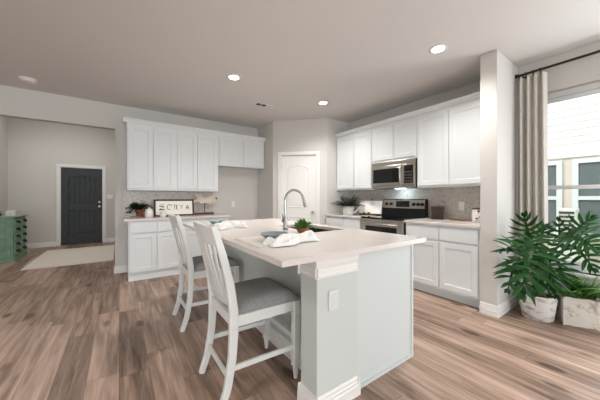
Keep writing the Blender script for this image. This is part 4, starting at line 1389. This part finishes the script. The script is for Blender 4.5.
def place_leaf(root, base, tip, nrm, width, nl, seed, origin, stem=True, material=None):
    ax = (tip - base); L = ax.length; ax.normalize()
    n_ = Vector(nrm); n_ = (n_ - ax * n_.dot(ax)).normalized()
    yv = n_.cross(ax).normalized()
    Mx = Matrix((ax, yv, n_)).transposed().to_4x4()
    Mx.translation = base
    b = MB(None)
    lobed_leaf(b.bm, L, width, nl, seed)
    bmesh.ops.transform(b.bm, matrix=Mx, verts=b.bm.verts[:])
    lf = b.build('leaf', material or M_LEAF, root, smooth=True, sharp=70)
    if stem:
        o = Vector(origin)
        P = []
        for i in range(10):
            t = i / 9
            c = o.lerp(base, t)
            c.z = o.z + (base.z - o.z) * (1 - (1 - t) ** 1.8)
            P.append(c)
        MB().tube(P, .006, 7).build('stalk', M_STEM, lf, smooth=True)
    return lf
POT = Vector((3.50, .765, 0))
ph = thing('potted_philodendron', POT, 'large split-leaf plant in a round whitewashed pot on the floor by the curtain', 'plant')
MB().lathe([(0, .001), (.115, .001), (.122, .008), (.142, .16), (.150, .235), (.150, .25), (.142, .25), (.138, .225), (0, .225)], 40, loc=POT).build('pot', M_STONE, ph, smooth=True, sharp=45)
MB().lathe([(0, .2265), (.137, .2265), (.12, .236), (0, .24)], 28, loc=POT).build('soil', M_SOIL, ph, smooth=True)
CAMP = Vector((0, 0, EYE))
LV = [  # where each blade starts and ends
    ((531, 240), 2.34, (523, 290), 2.10, .30, .26, 9),
    ((529, 242), 2.52, (525, 218), 2.42, .45, .18, 8),
    ((519, 248), 2.42, (503, 248), 2.26, .45, .15, 7),
    ((545, 252), 2.46, (551, 288), 2.22, .3, .17, 8),
    ((516, 262), 2.38, (508, 287), 2.22, .4, .14, 7),
    ((560, 246), 2.48, (559, 222), 2.40, .5, .12, 7),
    ((570, 236), 2.36, (594, 246), 2.16, .45, .20, 9),
    ((574, 246), 2.34, (594, 268), 2.20, .4, .14, 7),
    ((574, 234), 2.46, (590, 218), 2.36, .6, .13, 7),
    ((538, 264), 2.44, (534, 290), 2.30, .4, .14, 7),
    ((556, 258), 2.48, (566, 282), 2.36, .4, .14, 7),
    ((548, 262), 2.40, (556, 294), 2.24, .3, .13, 7),
    ((528, 266), 2.36, (524, 294), 2.24, .4, .12, 7),
    ((536, 246), 2.60, (546, 226), 2.60, .4, .13, 7),
    ((532, 258), 2.52, (517, 268), 2.42, .4, .14, 7),
]
for k, (bp_, bd_, tp_, td_, ln, wd_, nl_) in enumerate(LV):
    B_ = at(*bp_, bd_); T_ = at(*tp_, td_)
    nv = (CAMP - B_).normalized() * (1 - ln * .3) + Vector((0, 0, 1)) * ln
    place_leaf(ph, B_, T_, nv, wd_, nl_, 30 + k, POT + Vector((rnd.uniform(-.04, .04), rnd.uniform(-.04, .04), .235)))

# whitewashed wooden trough with ferns
tr_o = Vector((3.506, .578, 0))
d_ = Vector((.42, -.906, 0)).normalized()
ang = math.degrees(math.atan2(d_.y, d_.x))
TT = Matrix.Translation(tr_o) @ Matrix.Rotation(R(ang), 4, 'Z')       # local x along the front, -y is the front? keep y inward
LTr, DTr, HTr = .262, .19, .27
tg = thing('wooden_planter', tr_o, 'rough whitewashed wooden planter box of bright ferns at the right edge below the window', 'planter')
b = MB(TT)
def slab(x0, x1, y0, y1, z0, z1, seed):
    rr_ = random.Random(seed)
    nb = 10
    along_x = (x1 - x0) > (y1 - y0)
    pts_t = []; 
    L0, L1 = (x0, x1) if along_x else (y0, y1)
    top = [(L0 + (L1 - L0) * i / nb, z1 + rr_.uniform(-.008, .006)) for i in range(nb + 1)]
    bot = [(L0 + (L1 - L0) * i / nb, z0 + (rr_.uniform(0, .006) if 0 < i < nb else 0)) for i in range(nb + 1)]
    poly = bot + top[::-1]
    if along_x:
        b.prism(poly, y0, y1)
    else:
        b.prism(poly, -x1, -x0, M=Matrix.Rotation(PI / 2, 4, 'Z'))
slab(0, LTr, 0, .035, 0, HTr, 1); slab(0, LTr, DTr - .035, DTr, 0, HTr, 2)
slab(.0, .035, .036, DTr - .036, 0, HTr - .006, 3); slab(LTr - .035, LTr, .036, DTr - .036, 0, HTr - .006, 4)
b.box(.036, LTr - .036, .036, DTr - .036, .01, .03)
b.build('planter_body', M_WASH, tg)
MB(TT).box(.036, LTr - .036, .036, DTr - .036, .031, HTr - .04).build('soil', M_SOIL, tg)
def fronds(spots, L0, L1, seed, m, w_):
    rr_ = random.Random(seed)
    b = MB()
    for (cx, cy, n_) in spots:
        base = TT @ Vector((cx, cy, HTr - .04))
        for k in range(n_):
            az = rr_.uniform(0, 2 * PI); el = rr_.uniform(.75, 1.4)
            d = Vector((math.cos(az) * math.cos(el), math.sin(az) * math.cos(el), math.sin(el)))
            L = rr_.uniform(L0, L1)
            s = d.cross(Vector((0, 0, 1))).normalized()
            prevp = None
            S = 10
            o = base + Vector((rr_.uniform(-.04, .04), rr_.uniform(-.04, .04), 0))
            for i in range(S + 1):
                t = i / S
                c = o + d * L * t - Vector((0, 0, 1)) * .34 * L * t * t
                if c.x > XR - .07: c.x = XR - .07
                if c.y > .70: c.y = .70
                if i:
                    b.tube([prevp, c], .0022, 4, cap=False)
                    if i > 1:
                        for q in (-1, 1):
                            leaf_faces(b.bm, c, d * .5 + s * q, L * .24 * (1 - .65 * t), w_ * .6, droop=.35, segs=2)
                prevp = c
    b.build('fern_fronds', m, tg)
fronds([(.075, .095, 30), (.190, .095, 30)], .22, .40, 5, M_LEAF2, .035)

# ------------------------------------------------------------------ outdoors
structure(MB().box(-20, 20, -20, 25, -.45, -.25).build('ground', M_GRASS))
HX = 8.0
nh = thing('neighbour_house', (HX, 0, -.25), 'neighbouring house with white lap siding and grey windows outside', 'house')
b = MB()
lap = .15
zt = 2.25
k = 0
while zt + k * lap < 5.2:
    z = zt + k * lap
    b.quad([(HX - .016, -9, z), (HX - .016, 7, z), (HX - .004, 7, z + lap), (HX - .004, -9, z + lap)])
    b.quad([(HX - .016, -9, z), (HX - .004, -9, z), (HX - .004, 7, z), (HX - .016, 7, z)])
    k += 1
b.build('siding', M_SIDING, nh)
MB().box(HX, HX + .2, -9, 7, -.25, 5.2).build('wall', M_HOUSETRIM, nh)
MB().box(HX - .045, HX - .002, -9, 7, 2.10, 2.25).build('trim_board', M_SIDING, nh)
def hwin(ya, yb, z0, z1):
    b = MB()
    f = .09
    b.box(HX - .06, HX - .001, ya, yb, z1 - f, z1).box(HX - .06, HX - .001, ya, yb, z0, z0 + f).box(HX - .06, HX - .001, ya, ya + f, z0 + f, z1 - f).box(HX - .06, HX - .001, yb - f, yb, z0 + f, z1 - f)
    b.box(HX - .06, HX - .001, ya + f, yb - f, (z0 + z1) / 2 - .04, (z0 + z1) / 2 + .04)
    wf = b.build('window', M_VINYL, nh)
    MB().box(HX - .02, HX - .002, ya + f, yb - f, z0 + f, z1 - f).build('pane', M_HGLASS, wf)
hwin(1.33, 2.3, .40, 2.05)
hwin(-.5, 1.176, .40, 2.05)
hwin(-3.2, -1.4, .40, 2.05)
b = MB()
ac = thing('utility_box', (7.3, 1.13, -.25), 'narrow white slatted utility box standing outside beyond the window', 'utility box')
MB().box(7.15, 7.45, 1.0, 1.27, -.248, 1.02, bev=.015).build('box_case', M_SIDING, ac)
b = MB()
for k in range(6):
    b.box(7.135, 7.149, 1.03, 1.24, .52 + k * .08, .56 + k * .08)
b.build('grille', M_SLOT, ac)
